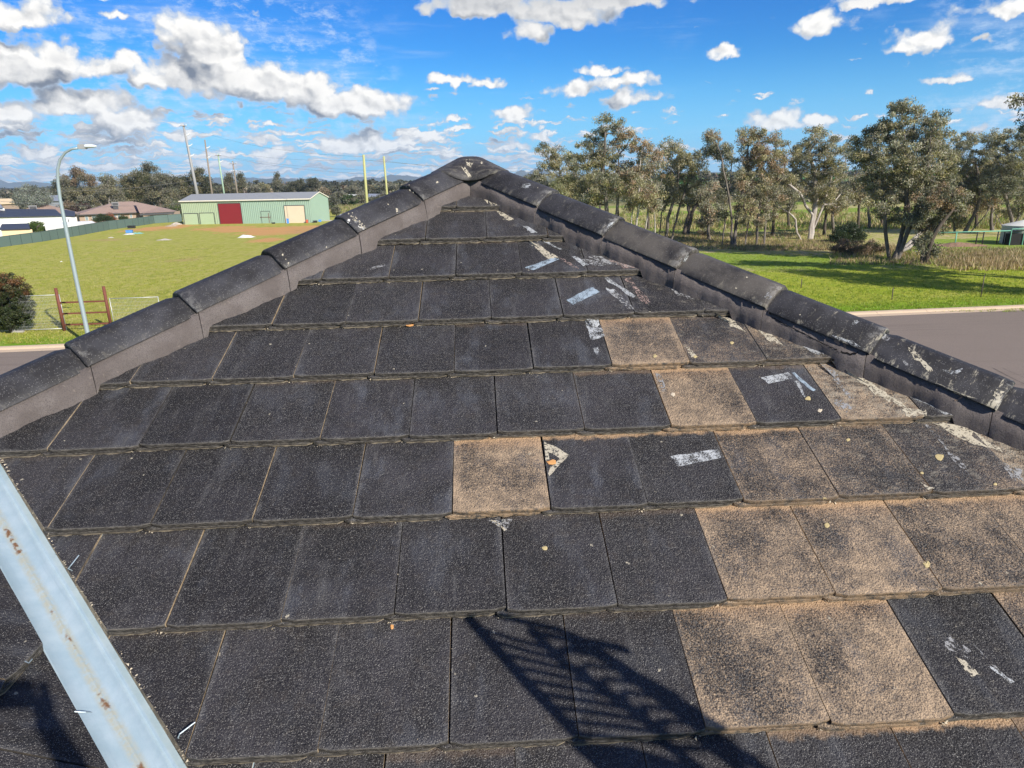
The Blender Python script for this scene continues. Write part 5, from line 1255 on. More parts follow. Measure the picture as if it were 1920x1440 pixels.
mb.add([(q1[0] + .5, q1[1] + .5, -1.6), (q2[0] - .8, q2[1] + .5, -1.6), (q2[0] - .8, q2[1] + .5, q2[2] - .02), (q1[0] + .5, q1[1] + .5, q1[2] - .02), (q1[0] + .5, q1[1] + 5, -1.6), (q2[0] - .8, q2[1] + 5, -1.6), (q2[0] - .8, q2[1] + 5, q2[2] - .02), (q1[0] + .5, q1[1] + 5, q1[2] - .02)],
       [(0, 1, 2, 3), (1, 5, 6, 2), (5, 4, 7, 6), (4, 0, 3, 7)]); mb.build('wall', M_BRK, mbx)
mb = MB(); mb.box(0, 1, 0, 1, 0, 1)
mb.v = [tuple((P1 - o_) * (1 - x) + (P2 - o_) * x + np.array([0, -.1 + y * .1, -.5 + z * .42])) for x, y, z in mb.v]; mb.build('fascia', M_DARKM, mbx)
ground_house('brown_house', 'second brown hip roofed house with a box cooler, behind the white building', (56, 92, 385), (33, 150), (399, 406), None, (150, 156), None, M_BRK, M_RB, depth_=13, cooler=(62, 391))
# white skillion building with a black roof in front of it
def slab_building(name, label, cat, px_pts, Yd, wall_m, roof_m, dep=7, tops=None, group='houses behind the boundary fence', wins=()):
    (x0, x1), (yt0, yt1), (yr0, yr1) = px_pts
    a, b_ = AT(x0, yt0, Yd[0]), AT(x1, yt1, Yd[1]); root = empty(name, (a[0], a[1], 0), label, cat, group)
    c0, c1 = AT(x0 + (x1 - x0) * .03, yr0, Yd[0] + dep), AT(x1 - (x1 - x0) * .10, yr1, Yd[1] + dep)
    o_ = np.array([a[0], a[1], 0]); g0, g1 = a.copy(), b_.copy(); g0[2] = g1[2] = -1.6; h0, h1 = c0.copy(), c1.copy(); h0[2] = h1[2] = -1.6
    mb = MB(); mb.add([p_ - o_ for p_ in (g0, g1, b_, a, h0, h1, c1, c0)], [(0, 1, 2, 3), (1, 5, 6, 2), (5, 4, 7, 6), (4, 0, 3, 7)]); mb.build('wall', wall_m, root)
    up = np.array([0, 0, .06]); ov = np.array([0, -.4, -.03])
    mb = MB(); mb.add([a - o_ + up + ov, b_ - o_ + up + ov, c1 - o_ + up, c0 - o_ + up, a - o_ + up * 3 + ov, b_ - o_ + up * 3 + ov, c1 - o_ + up * 3, c0 - o_ + up * 3],
                      [(4, 5, 6, 7), (0, 1, 5, 4), (3, 2, 1, 0), (1, 2, 6, 5), (0, 4, 7, 3)]); mb.build('roof', roof_m, root)
    for (wx0, wx1, wy0, wy1) in wins:
        t = ((wx0 + wx1) / 2 - x0) / (x1 - x0); Yw = Yd[0] + (Yd[1] - Yd[0]) * t; q0, q1 = AT(wx0, wy0, Yw - .06), AT(wx1, wy1, Yw - .06)
        mb = MB(); mb.box(q0[0] - o_[0], q1[0] - o_[0], Yw - .09 - o_[1], Yw - .03 - o_[1], q1[2], q0[2]); mb.build('window', M_DARKM, root)
    return root
slab_building('white_house', 'long white walled building under a flat black roof at the left edge', 'house', ((-40, 120), (409, 405.5), (393, 394)), (131, 137), M_WHT, M_BLKR, 9)
slab_building('black_roofed_annex', 'small white annex with a black pitched roof right of the lamp post', 'house', ((118, 143), (405.5, 407), (394, 398)), (140, 142), M_WHT, M_BLKR, 6, wins=((124, 130, 411, 418),))
slab_building('white_carport', 'low white flat roofed carport just behind the fence', 'carport', ((84, 182), (424, 419), (420, 416)), (118, 133), M_WHT, M_WHT, 5)
slab_building('cream_garden_shed', 'small cream shed with a black roof, lowest behind the fence', 'shed', ((2, 60), (432, 430), (422, 420.5)), (110, 114), M_YBR, M_BLKR, 5)
slab_building('white_gable_house', 'tall white house end cut off by the left edge of the photo', 'house', ((-60, 8), (388, 390), (379, 384)), (140, 140), M_WHT, M_GRYR, 6)
slab_building('grey_roofed_house', 'grey roofed house carrying dark solar panels behind the lamp post', 'house', ((88, 118), (378, 377), (367, 367)), (200, 200), M_GRYR, M_GRYR, 9)
slab_building('tan_house', 'cream roofed house left of the round grey tree', 'house', ((-10, 34), (384, 382), (374, 373)), (200, 200), M_BRK, M_YBR, 9)
for q, (x0, x1, yt, yr, Yd, wm, rm, lb) in enumerate([(618, 650, 372, 366, 330, M_WHT, M_ROOFW, 'pale roofed far house left of the nearer yellow pole'), (650, 684, 373, 365, 310, M_WHT, M_WHT, 'long white far building touching the nearer yellow pole'),
        (690, 716, 370, 364, 300, M_WHT, M_GRYR, 'grey roofed far house between the two yellow poles'), (712, 742, 368, 362, 320, M_WHT, M_BLKR, 'far house with a dark roof behind the second yellow pole'), (455, 480, 357, 353, 400, M_BRK, M_YBR, 'far cream roofed house above the green shed roof, left one'),
        (492, 512, 357, 354, 420, M_BRK, M_YBR, 'far cream roofed house above the middle of the shed roof'), (748, 790, 358, 354, 420, M_WHT, M_ROOFW, 'far pale roof just left of the roof peak'), (560, 580, 355, 351.5, 450, M_WHT, M_GRYR, 'far pale house over the right end of the shed')]):
    slab_building('far_house', lb, 'house', ((x0, x1), (yt, yt), (yr, yr)), (Yd, Yd), wm, rm, 9, group='far houses past the green shed')

# colorbond fence, one sheet after another
M_FEN = metal_mat('fence_sheet_green_grey', (0.105, 0.155, 0.140), .5); M_FPOST = metal_mat('fence_post_green', (0.07, 0.105, 0.095), .5)
fl = FENCE_PX
FP = [G(x, y) for x, y in fl]; FH = [HT(x, y, yt) for (x, y), yt in zip(fl, (452, 444, 434, 423, 414, 409.5, 404, 401))]
fence = empty('boundary_fence', tuple(FP[0]), 'long grey green sheet metal fence running from the left edge to the shed', 'fence')
tot = 0; segs = []
for (a, b_, h0, h1) in zip(FP, FP[1:], FH, FH[1:]):
    L_ = np.linalg.norm(b_ - a); k = max(1, round(L_ / 2.6))
    for i in range(k): segs.append((a + (b_ - a) * i / k, a + (b_ - a) * (i + 1) / k, h0 + (h1 - h0) * i / k, h0 + (h1 - h0) * (i + 1) / k))
for (a, b_, h0, h1) in segs:
    d = (b_ - a) / np.linalg.norm(b_ - a); n__ = np.array([d[1], -d[0], 0]); a_ = a - FP[0]; L_ = np.linalg.norm(b_ - a); mb = MB(); k = 16; vs = []
    for i in range(k + 1):
        q = a_ + d * (.04 + (L_ - .08) * i / k) + n__ * (.018 if i % 2 else -.004); h = h0 + (h1 - h0) * i / k
        vs += [tuple(q + np.array([0, 0, .02])), tuple(q + np.array([0, 0, h - .02]))]
    mb.add(vs, [(2 * i, 2 * i + 2, 2 * i + 3, 2 * i + 1) for i in range(k)]); mb.build('sheet_panel', M_FEN, fence)
    T = Matrix.Translation(tuple(a_)) @ Matrix.Rotation(math.atan2(d[1], d[0]), 4, 'Z')
    mb = MB(); mb.box(-.035, .035, -.045, .03, 0, h0 + .02, T=T); mb.build('post', M_FPOST, fence)
    mb = MB(); mb.box(.036, L_ - .036, -.04, .025, h0 - .03, h0 + .01, T=T); mb.build('rail', M_FPOST, fence)

# ------------------------------------------------------------------ left hand trees
gL = 'trees behind the houses on the left'
def dtree(label, x, yb, Yd, lobes, nc, npr, leaf, pal, bk, tr, seed, crad=1.1, stems=None, group=gL, name='gum_tree'):
    b_ = AT(x, 400, Yd); 
    yb_ = 720 - F * ((np.array([b_[0], Yd, -EYE]) @ cu) / (np.array([b_[0], Yd, -EYE]) @ fw))
    st = stems or [[(x, yb_), (x + 2, (yb_ + lobes[0][1]) / 2), (lobes[0][0], lobes[0][1])], [(x + 2, yb_), (lobes[-1][0], lobes[-1][1])]]
    st = [[(q[0], yb_ if i == 0 else q[1]) for i, q in enumerate(s_)] for s_ in st]
    k = 1.35 if 150 < Yd < 260 and nc > 30 else 1.0
    dk = lambda P_: [tuple(c_ * .66 for c_ in col) for col in P_]
    lobes = [tuple(l[:4]) + ((dk(l[4]),) if len(l) > 4 else ()) for l in lobes] if nc > 22 and name == 'gum_tree' else lobes
    pal = dk(pal) if name in ('gum_tree', 'scrub_tree') else pal
    return tree(name, label, 'tree', st, lobes, nc, int(npr * 1.15 * k), leaf * (1.25 if k > 1 else 1), pal, bk, tr * (.6 if k > 1 else 1), crad * k, group, seed, depth=Yd)
dtree('tree with a reddish crown standing highest over the lamp post arm', 148, 400, 226, [(147, 324, 13, 9, [BROWN]), (128, 338, 18, 12, [BROWN, GREY]), (165, 338, 16, 12, [BROWN, GREY]), (112, 352, 16, 14, [DARK]), (135, 362, 22, 16), (160, 365, 24, 16), (115, 375, 14, 12, [DARK])], 90, 110, .36, MIX1, BK_MID, .3, 501, 1.25)
dtree('domed gum between the red crowned tree and the big olive clump', 203, 400, 219, [(202, 340, 14, 10), (196, 358, 16, 14), (212, 366, 18, 14), (185, 376, 18, 12)], 60, 110, .36, [OLIVE, GREY], BK_PALE, .28, 502, 1.2)
dtree('tall olive gum with white trunks, left of its clump', 255, 400, 232, [(240, 345, 18, 16), (262, 333, 16, 12), (282, 318, 12, 10, [GREY, DARK]), (262, 358, 26, 18), (235, 368, 18, 16), (285, 345, 18, 16)], 105, 115, .36, [OLIVE, (0.10, 0.115, 0.045)], BK_PALE, .32, 503, 1.25)
dtree('olive gum with white trunks in the middle of the clump', 305, 400, 228, [(302, 338, 18, 14), (320, 345, 14, 14), (300, 362, 24, 18), (322, 370, 16, 16), (282, 375, 14, 12)], 85, 115, .36, [OLIVE, DARK, GREY], BK_PALE, .3, 504, 1.25)
dtree('dark gum behind the tall steel pole', 372, 400, 239, [(343, 338, 16, 12), (370, 328, 14, 13), (385, 342, 12, 12), (352, 358, 22, 16), (380, 362, 16, 16), (335, 372, 14, 16)], 95, 115, .36, [DARK, (0.10, 0.115, 0.045), OLIVE], BK_PALE, .3, 505, 1.25)
dtree('pair crowned gum left of the wooden pole', 430, 400, 260, [(428, 332, 9, 8), (432, 346, 11, 10), (425, 357, 10, 7)], 30, 80, .5, MIX3, BK_MID, .3, 506, 1.5)
dtree('pair crowned gum right of the wooden pole', 456, 400, 265, [(452, 333, 8, 8), (455, 346, 8, 10), (448, 357, 9, 7)], 28, 80, .5, MIX3, BK_MID, .3, 507, 1.5)
dtree('slim lone gum rising over the middle of the shed roof', 519, 400, 300, [(519, 331, 6, 6), (519, 342, 7.5, 9), (520, 354, 7, 6)], 24, 90, .5, MIX3, BK_MID, .3, 508, 1.4)
dtree('wide domed dark tree above the shed roof', 560, 400, 290, [(560, 344, 14, 7, [DARK]), (552, 352, 10, 7, [DARK]), (570, 352, 12, 8, [DARK, GREY])], 36, 90, .5, [DARK, GREY], BK_MID, .3, 509, 1.5)
dtree('taller domed dark tree beside the wide one', 588, 400, 285, [(586, 340, 10, 7, [DARK]), (590, 350, 11, 9, [DARK, GREY]), (585, 358, 9, 6, [DARK])], 30, 90, .5, [DARK, GREY], BK_MID, .3, 510, 1.5)
dtree('low round tree at the left end of the far row', 495, 400, 320, [(495, 350, 8, 6, [DARK, OLIVE]), (500, 357, 8, 5)], 18, 80, .5, MIX1, BK_MID, .25, 511, 1.5)
dtree('round silvery grey tree between the cream roof and lamp post', 58, 400, 159, [(60, 362, 26, 12), (45, 372, 18, 10), (75, 373, 18, 10), (60, 378, 28, 8)], 90, 150, .24, [(0.22, 0.24, 0.20), (0.17, 0.185, 0.155)], BK_DARK, .2, 512, .9, name='round_tree')
dtree('bright green citrus tree in front of the white wall', 68, 400, 122, [(70, 424, 15, 9), (60, 428, 11, 8), (82, 430, 11, 8)], 50, 150, .16, [(0.10, 0.15, 0.022), (0.06, 0.10, 0.015)], BK_DARK, .1, 513, .5, name='citrus_tree')
dtree('dark green shrub against the brown house wall', 193, 400, 148, [(190, 408, 13, 6), (200, 411, 11, 6), (182, 412, 8, 5)], 36, 130, .18, [(0.035, 0.055, 0.018)], BK_DARK, .08, 514, .6, name='garden_shrub')
dtree('rust leaved small shrub beside the dark one', 211, 400, 151, [(208, 406, 7, 6), (212, 411, 6, 5)], 16, 110, .16, [(0.26, 0.10, 0.05)], BK_DARK, .06, 515, .5, name='garden_shrub')
dtree('little green shrub under the brown house window', 231, 400, 154, [(231, 409, 8, 4)], 14, 110, .16, [(0.05, 0.08, 0.02)], BK_DARK, .05, 516, .5, name='garden_shrub')
low = [(125, 388, 202, 16, 7, BROWN), (100, 385, 205, 10, 7, DARK), (150, 390, 202, 14, 6, (0.10, .06, .05)), (228, 385, 216, 16, 8, GREY), (318, 385, 222, 14, 10, OLIVE), (330, 392, 213, 10, 9, BRIGHT), (620, 376, 230, 11, 9, DARK), (640, 368, 260, 12, 6, GREY), (655, 375, 235, 12, 8, (0.06, .11, .02)), (612, 388, 200, 9, 8, (0.07, .10, .03)), (678, 372, 260, 11, 8, GREY), (702, 378, 240, 13, 7, DARK), (722, 372, 260, 13, 8, GREY), (745, 366, 300, 12, 7, OLIVE), (605, 362, 280, 10, 7, BROWN), (628, 357, 340, 12, 5, DARK), (665, 356, 360, 14, 5, GREY), (700, 355, 380, 14, 5, OLIVE), (735, 352, 400, 16, 5, GREY), (770, 350, 420, 16, 5, BROWN), (480, 355, 380, 12, 5, GREY), (540, 356, 380, 12, 5, DARK), (410, 356, 340, 9, 5, DARK), (693, 385, 215, 8, 5, DARK), (1005, 336, 300, 16, 6, GREY), (630, 395, 165, 4.5, 5, DARK)]
lp = ['maroon tinged by the lamp post', 'dark at the lamp post', 'purple brown over the second brown roof', 'grey behind the brown roof', 'olive between clump and shed', 'bright at the shed corner', 'dark right of the shed roof', 'grey before the pale far roof', 'bright green before the white far building', 'green at the shed gable', 'grey left of the first yellow pole', 'dark right of the first yellow pole',
      'grey at the second yellow pole', 'olive just over the hip caps', 'brown over the shed gable', 'dark on the far ridge, first', 'grey on the far ridge by the first yellow pole', 'olive on the far ridge between yellow poles', 'grey on the far ridge past the second pole', 'brown farthest right on the ridge', 'grey left of the slim lone gum', 'dark right of the slim lone gum', 'dark at the green pole', 'dark and low in the straw paddock', 'grey peeping over the right hip', 'small, alone on the straw paddock']
for q, (x, y, Yd, rx_, ry_, cl) in enumerate(low):
    dtree('low bushy tree, ' + lp[q], x, 400, Yd, [(x, y - ry_ * .3, rx_, ry_), (x - rx_ * .6, y + ry_ * .2, rx_ * .7, ry_ * .7), (x + rx_ * .6, y + ry_ * .2, rx_ * .7, ry_ * .7)], 22, 75, Yd / 450, [cl, cl, GREY], BK_MID, .12, 530 + q, Yd / 190, group='low scrub trees on the left', name='scrub_tree')
# far wooded skyline that reads as one mass
def far_wood(name, xr, Yr, n_, seed, hgt):
    g_ = np.random.default_rng(seed); cents, cols, crs = [], [], []
    for _ in range(n_):
        Y = g_.uniform(*Yr); x = g_.uniform(*xr); X = AT(x, 340, Y)[0]; h = g_.uniform(.4, 1) * hgt; cl = [DARK, GREY, OLIVE, BROWN][int(g_.integers(0, 4)) if g_.random() < .5 else 0]
        for _k in range(3): cents.append((X + g_.normal() * h * .4, Y + g_.normal() * h * .4, g_.uniform(.25, 1) * h)); cols.append([c_ * .45 for c_ in cl]); crs.append(h * .42)
    return add_leaves(name, cents, crs, 30, hgt * .24, cols, None, seed, .2, .8)
for a_ in ((('far_woodland'), (-60, 1000), (420, 1100), 900, 3, 7.5), ('far_woodland', (-60, 500), (250, 420), 150, 4, 5.5), ('far_woodland', (590, 1000), (330, 460), 160, 5, 5.0), ('far_woodland', (1000, 2000), (170, 420), 110, 6, 7.0), ('far_woodland', (1100, 2000), (600, 1300), 300, 7, 9.0)):
    tag(far_wood(*a_), kind='stuff')

# ------------------------------------------------------------------ poles, wires, street lamp
M_POLE = simple('grey_pole', (0.30, 0.30, 0.30), .7); M_POLEW = simple('weathered_timber_pole', (0.24, 0.20, 0.16), .85); M_POLEG = simple('pale_green_pole', (0.30, 0.42, 0.30), .7); M_POLEY = simple('treated_yellow_green_pole', (0.40, 0.40, 0.17), .75)
M_INS = simple('white_insulator', (0.75, 0.77, 0.80), .3); M_WIREG = simple('wire', (0.22, 0.22, 0.22), .5, .5)
def pole(label, top, foot, Yd, r0_, r1_, m_, arms=(), ins=(), group='tall power poles beyond the shed', ymid=None):
    t, f_ = AT(*top, Yd), AT(*foot, Yd); d = (t - f_) / (t[2] - f_[2]); g0 = f_ - d * f_[2]
    root = empty('power_pole', tuple(g0), label, 'power pole', group)
    mb = MB(); mb.tube([(0, 0, -.2), tuple((t - g0) * .5), tuple(t - g0)], [r0_, (r0_ + r1_) / 2, r1_], 10); mb.build('shaft', m_, root, True)
    for (z, w_, hgt) in arms:
        p_ = g0 + d * (t[2] - z) - g0; mb = MB(); mb.box(p_[0] - w_, p_[0] + w_, -r1_ - .14, -r1_ - .003, p_[2] - .07, p_[2] + .07); ar = mb.build('crossarm', M_POLEW, root)
        for sx in (-.9, 0, .9):
            mb = MB(); mb.tube([(p_[0] + sx * w_, -r1_ - .07, p_[2] + .07), (p_[0] + sx * w_, -r1_ - .07, p_[2] + .4)], [.09, .05], 6); mb.build('insulator', M_INS, ar)
    for z in ins:
        p_ = d * (t[2] - z); mb = MB(); mb.tube([(p_[0] + r1_, 0, p_[2]), (p_[0] + r1_ + .45, 0, p_[2] + .12), (p_[0] + r1_ + 1.0, 0, p_[2] + .5)], [.16, .13, .10], 6); mb.build('insulator', M_INS, root)
    return t
T1 = pole('tallest grey steel power pole with white insulators', (343.5, 233), (370, 364), 185, .42, .26, M_POLE, arms=((.4, .9, .1),), ins=(2.6, 5.2, 7.6))
T2 = pole('weathered power pole second from the left', (384, 262), (397.5, 363), 200, .30, .17, M_POLEW, arms=(), ins=(2.2, 4.6))
T3 = pole('pale green power pole third from the left', (408.5, 288), (420, 362), 215, .26, .20, M_POLEG, arms=((.5, .9, .1),), ins=(2.4,))
T4 = pole('weathered timber power pole carrying a small box', (436, 302), (445, 362), 225, .27, .19, M_POLEW, arms=((.8, 1.2, .1), (3.0, .8, .1)))
T5 = pole('nearer yellow green timber pole rising behind the left hip', (681.5, 290), (688, 378), 120, .24, .19, M_POLEY, group='bare yellow green poles')
T6 = pole('farther yellow green timber pole, right of its pair', (719.5, 293), (726, 368), 135, .21, .17, M_POLEY, group='bare yellow green poles')
T7 = pole('faint yellow green pole close to the roof peak', (801, 327), (803, 345), 300, .24, .2, M_POLEY, group='bare yellow green poles')
def wire(a, b_, sag, label, r_=.014):
    n_ = 18; pts = [a * (1 - i / n_) + b_ * (i / n_) - np.array([0, 0, sag * 4 * (i / n_) * (1 - i / n_)]) for i in range(n_ + 1)]
    mb = MB(); mb.tube([p_ - a for p_ in pts], r_, 4); o = mb.build('power_line', M_WIREG, None, label=label, cat='power line', group='power lines'); o.location = tuple(a)
    return o
dz_ = lambda z: np.array([0, 0, -z])
wire(T1 + dz_(.4), T5 + dz_(.3), 1.5, 'topmost wire from the tallest grey pole to the nearer yellow one')
wire(T1 + dz_(5.2), T5 + dz_(3.0), 1.2, 'middle wire between the tallest grey pole and the nearer yellow one')
wire(T2 + dz_(2.2), T6 + dz_(.6), 1.2, 'wire from the second pole to the farther yellow pole')
wire(T3 + dz_(.3), T6 + dz_(2.6), .8, 'wire from the pale green pole to the farther yellow pole')
wire(T5 + dz_(.8), AT(1010, 315, 150), .5, 'wire leading right from the nearer yellow pole behind the roof peak', .018)
wire(T6 + dz_(.8), AT(1010, 322, 160), .5, 'wire leading right from the farther yellow pole behind the roof peak', .018)
wire(AT(-60, 372, 140), T2 + dz_(16.0), 1.5, 'lowest wire crossing in front of the left trees', .03)
wire(AT(-60, 352, 150), T1 + dz_(13.5), 1.5, 'upper wire crossing in front of the left trees', .028)

M_LAMP = simple('galvanised_lamp_post', (0.36, 0.43, 0.44), .4, .35, var=.12, scale=2)
lb = G(170.5, 648); Yl = lb[1]
lamp = empty('street_lamp', tuple(lb), 'curved galvanised street lamp on the verge at the left', 'street lamp')
lpts = [(171, 648), (165, 628), (141, 515), (118, 400), (112.5, 372), (108.5, 340), (108, 318), (112, 300), (122, 286), (134, 279.5), (150, 277)]
P_ = [AT(x, y, Yl) for x, y in lpts]; P_[0][2] = 0
rad = [.115, .112, .10, .085, .08, .075, .07, .065, .06, .055, .05]
mb = MB(); mb.tube([p_ - lb for p_ in P_], rad, 14); mb.build('post', M_LAMP, lamp, True)
mb = MB(); mb.tube([(0, 0, 0), (0, 0, .03)], .2, 16); mb.build('base_plate', M_LAMP, lamp)
h_ = P_[-1] - lb
M_LH = simple('lamp_head_grey', (0.33, 0.33, 0.32), .5); M_LD = simple('lamp_lens', (0.62, 0.66, 0.68), .15)
mb = MB(); mb.box(h_[0] - .05, h_[0] + .30, h_[1] - .11, h_[1] + .11, h_[2] - .06, h_[2] + .15); hd = mb.build('lamp_head', M_LH, lamp)
mb = MB(); vs = []; 
for i in range(9):
    t = i / 8; wv = .15 * math.sqrt(max(0.02, 1 - (t * 1.0) ** 2.5)); hv = .11 * math.sqrt(max(.03, 1 - t ** 2.5)); 
    vs += [(h_[0] + .305 + t * .52, h_[1] + wv * math.cos(q * math.pi / 5), h_[2] + .05 + hv * math.sin(q * math.pi / 5) * (1 if q <= 5 else .7)) for q in range(10)]
mb.add(vs, [(i * 10 + q, i * 10 + (q + 1) % 10, (i + 1) * 10 + (q + 1) % 10, (i + 1) * 10 + q) for i in range(8) for q in range(10)] + [tuple(range(80, 90))]); mb.build('lens', M_LD, hd, True)

# ------------------------------------------------------------------ fences and yard rails
M_RUST = simple('rusty_steel', (0.165, 0.055, 0.035), .75, .1, var=.35, scale=6, bump=.4, bscale=40)
def vpost(x, yb, yt, r_, m_, name, label, cat, group=None, n_=12, tilt=0):
    b_ = G(x, yb); h = HT(x, yb, yt); mb = MB(); mb.tube([(0, 0, -.1), (tilt, 0, h)], r_, n_); o = mb.build(name, m_, None, True, label=label, cat=cat, group=group); o.location = tuple(b_); return b_, h
b1 = G(121, 620); h1 = HT(121, 620, 540); b2 = G(221, 612); h2 = HT(221, 612, 530)
b2[1] = b1[1] + (b2[0] - b1[0]) * .0866
yard = empty('steel_rail_gate', tuple(b1), 'rusty brown steel frame of two posts and three rails behind the lamp post', 'gate')
mb = MB(); mb.tube([(0, 0, -.1), (0, 0, h1)], .085, 14); mb.build('post', M_RUST, yard, True)
v_ = b2 - b1; mb = MB(); mb.tube([(v_[0], v_[1], -.1), (v_[0], v_[1], h1)], .085, 14); mb.build('post', M_RUST, yard, True)
for z in (.30, .88, 1.45):
    mb = MB(); T = Matrix.Rotation(math.atan2(v_[1], v_[0]), 4, 'Z'); mb.box(.087, np.linalg.norm(v_) - .087, -.03, .03, z * h1 / 2.2 - .045, z * h1 / 2.2 + .045, T=T); mb.build('rail', M_RUST, yard)
M_MESH = simple('galvanised_mesh_wire', (0.50, 0.51, 0.49), .4, .3)
def mesh_panel(a, b_, h, label):
    a = np.array(a); b_ = np.array(b_); d = b_ - a; L_ = np.linalg.norm(d); root = empty('mesh_fence_panel', tuple(a), label, 'fence panel', 'temporary mesh fence panels', rz=math.atan2(d[1], d[0]))
    for x in (0.02, L_ - .02):
        mb = MB(); mb.tube([(x, 0, .02), (x, 0, h)], .022, 8); mb.build('upright', M_MESH, root, True)
    for z in (.12, h - .03):
        mb = MB(); mb.tube([(0.043, 0, z), (L_ - .043, 0, z)], .02, 8); mb.build('rail', M_MESH, root, True)
    mb = MB(); x = .08
    while x < L_ - .05: mb.tube([(x, .024, .12), (x, .024, h - .03)], .0042, 3, caps=False); x += .075
    z = .3
    while z < h - .1: mb.tube([(.04, .03, z), (L_ - .04, .03, z)], .004, 3, caps=False); z += .2 if z > .6 else .15
    mb.build('wire_mesh', M_MESH, root, kind='stuff')
    for x in (0,):
        mb = MB(); mb.box(x - .35, x + .35, -.12, .12, 0, .10); mb.build('foot_block', simple('concrete_foot', (.36, .34, .31), .9), root)
pa = G(33, 623); hp_ = HT(33, 623, 555)
pb = G(129.5, 618); pb[1] = pa[1] + (pb[0] - pa[0]) * .0866
mesh_panel(pa, pb, hp_, 'wire mesh fence panel between the bush and the brown post')
pl0 = pa - (pb - pa) * 1.02; mesh_panel(pl0, pa - (pb - pa) * .015, hp_, 'wire mesh fence panel cut by the left edge, in front of the bush')
pc = b2 + np.array([.25, -.1, 0]); pd = pc + (pb - pa) * 1.0
mesh_panel(pc, pd, hp_ * .86, 'wire mesh fence panel right of the brown frame, mostly behind the hip')
M_PICK = simple('steel_picket', (0.10, 0.075, 0.065), .8)
for q, (x, yb, yt, xt, lb_) in enumerate([(1502, 540, 523, 1503, 'left thin'), (1672, 562, 539, 1677, 'middle thin'), (1839, 557, 515, 1843, 'right thin')]):
    vpost(x, yb, yt, .028, M_PICK, 'fence_picket', ['short thin steel picket on the lawn, close to the right hip', 'thin steel picket in the middle of the lawn', 'tall thin steel picket on the lawn under the leaning gum'][q], 'post', 'steel pickets along the lawn', 6)
M_RGRN = simple('green_pipe', (0.16, 0.42, 0.30), .6); M_PDK = simple('dark_post', (0.035, 0.032, 0.03), .8)
r_a, r_b = G(1742, 462), G(1892, 458); rl = empty('pipe_rail_fence', tuple(r_a), 'green painted pipe rail fence in front of the water tank', 'fence')
dv = r_b - r_a; hr = HT(1742, 462, 436.5)
mb = MB(); mb.tube([(0, 0, hr), tuple(dv * .5 + np.array([0, 0, hr])), tuple(dv + np.array([0, 0, hr]))], .05, 8); mb.build('rail', M_RGRN, rl, True)
for t, m_ in ((.0, M_RGRN), (.32, M_RGRN), (.58, M_PDK), (.66, M_PDK), (.84, M_PDK), (.92, M_PDK), (1.0, M_RGRN)):
    mb = MB(); mb.tube([tuple(dv * t + np.array([0, 0, -.1])), tuple(dv * t + np.array([0, 0, hr - .052]))], .06, 8); mb.build('post', m_, rl, True)
# water tank and shade shelter
tb = G(1912, 456); M_TANK = simple('pale_tank_green', (0.50, 0.53, 0.44), .6); tk = empty('water_tank', tuple(tb), 'pale round water tank with a shallow cone lid at the right edge', 'water tank')
rT = abs(G(1950, 456)[0] - G(1874, 456)[0]) / 2; hT = HT(1912, 456, 422)
mb = MB(); prof_ = [(rT, 0)] + [(rT + (.02 if i % 2 else 0), hT * i / 10) for i in range(1, 11)]
nA = 40; vs = [(r_ * math.cos(2 * math.pi * j / nA), r_ * math.sin(2 * math.pi * j / nA), z) for r_, z in prof_ for j in range(nA)]
mb.add(vs, [(k * nA + j, k * nA + (j + 1) % nA, (k + 1) * nA + (j + 1) % nA, (k + 1) * nA + j) for k in range(10) for j in range(nA)]); mb.build('tank_wall', M_TANK, tk)
mb = MB(); vs = [(0, 0, hT + .55)] + [(rT * 1.03 * math.cos(2 * math.pi * j / nA), rT * 1.03 * math.sin(2 * math.pi * j / nA), hT) for j in range(nA)]; mb.add(vs, [(0, 1 + j, 1 + (j + 1) % nA) for j in range(nA)]); mb.build('lid', simple('tank_lid', (.62, .62, .55), .6), tk)
sb = G(1892, 460); sh = empty('shade_shelter', tuple(sb), 'dark netted shelter with a thin green frame in front of the tank', 'shelter'); hS = HT(1892, 460, 429.5); wS = abs(G(1960, 460)[0] - sb[0])
mb = MB(); mb.box(0.06, wS, .1, .9, 0, hS - .5); 
mb.add([(0.06 + (wS) * i / 10, .1 + (.8 if j else 0), hS - .5 + .42 * math.sin(math.pi * (i / 10) * .5 + .35)) for j in (0, 1) for i in range(11)], [(i, i + 1, i + 12, i + 11) for i in range(10)]); mb.build('netting', simple('black_net', (.012, .012, .012), .9), sh)
mb = MB(); mb.tube([(0, 0, hS), (wS, 0, hS)], .045, 6); mb.build('rail', M_RGRN, sh)
for x in (0, wS * .42, wS): mb = MB(); mb.tube([(x, 0, 0), (x, 0, hS - .05)], .04, 6); mb.build('post', M_RGRN, sh)

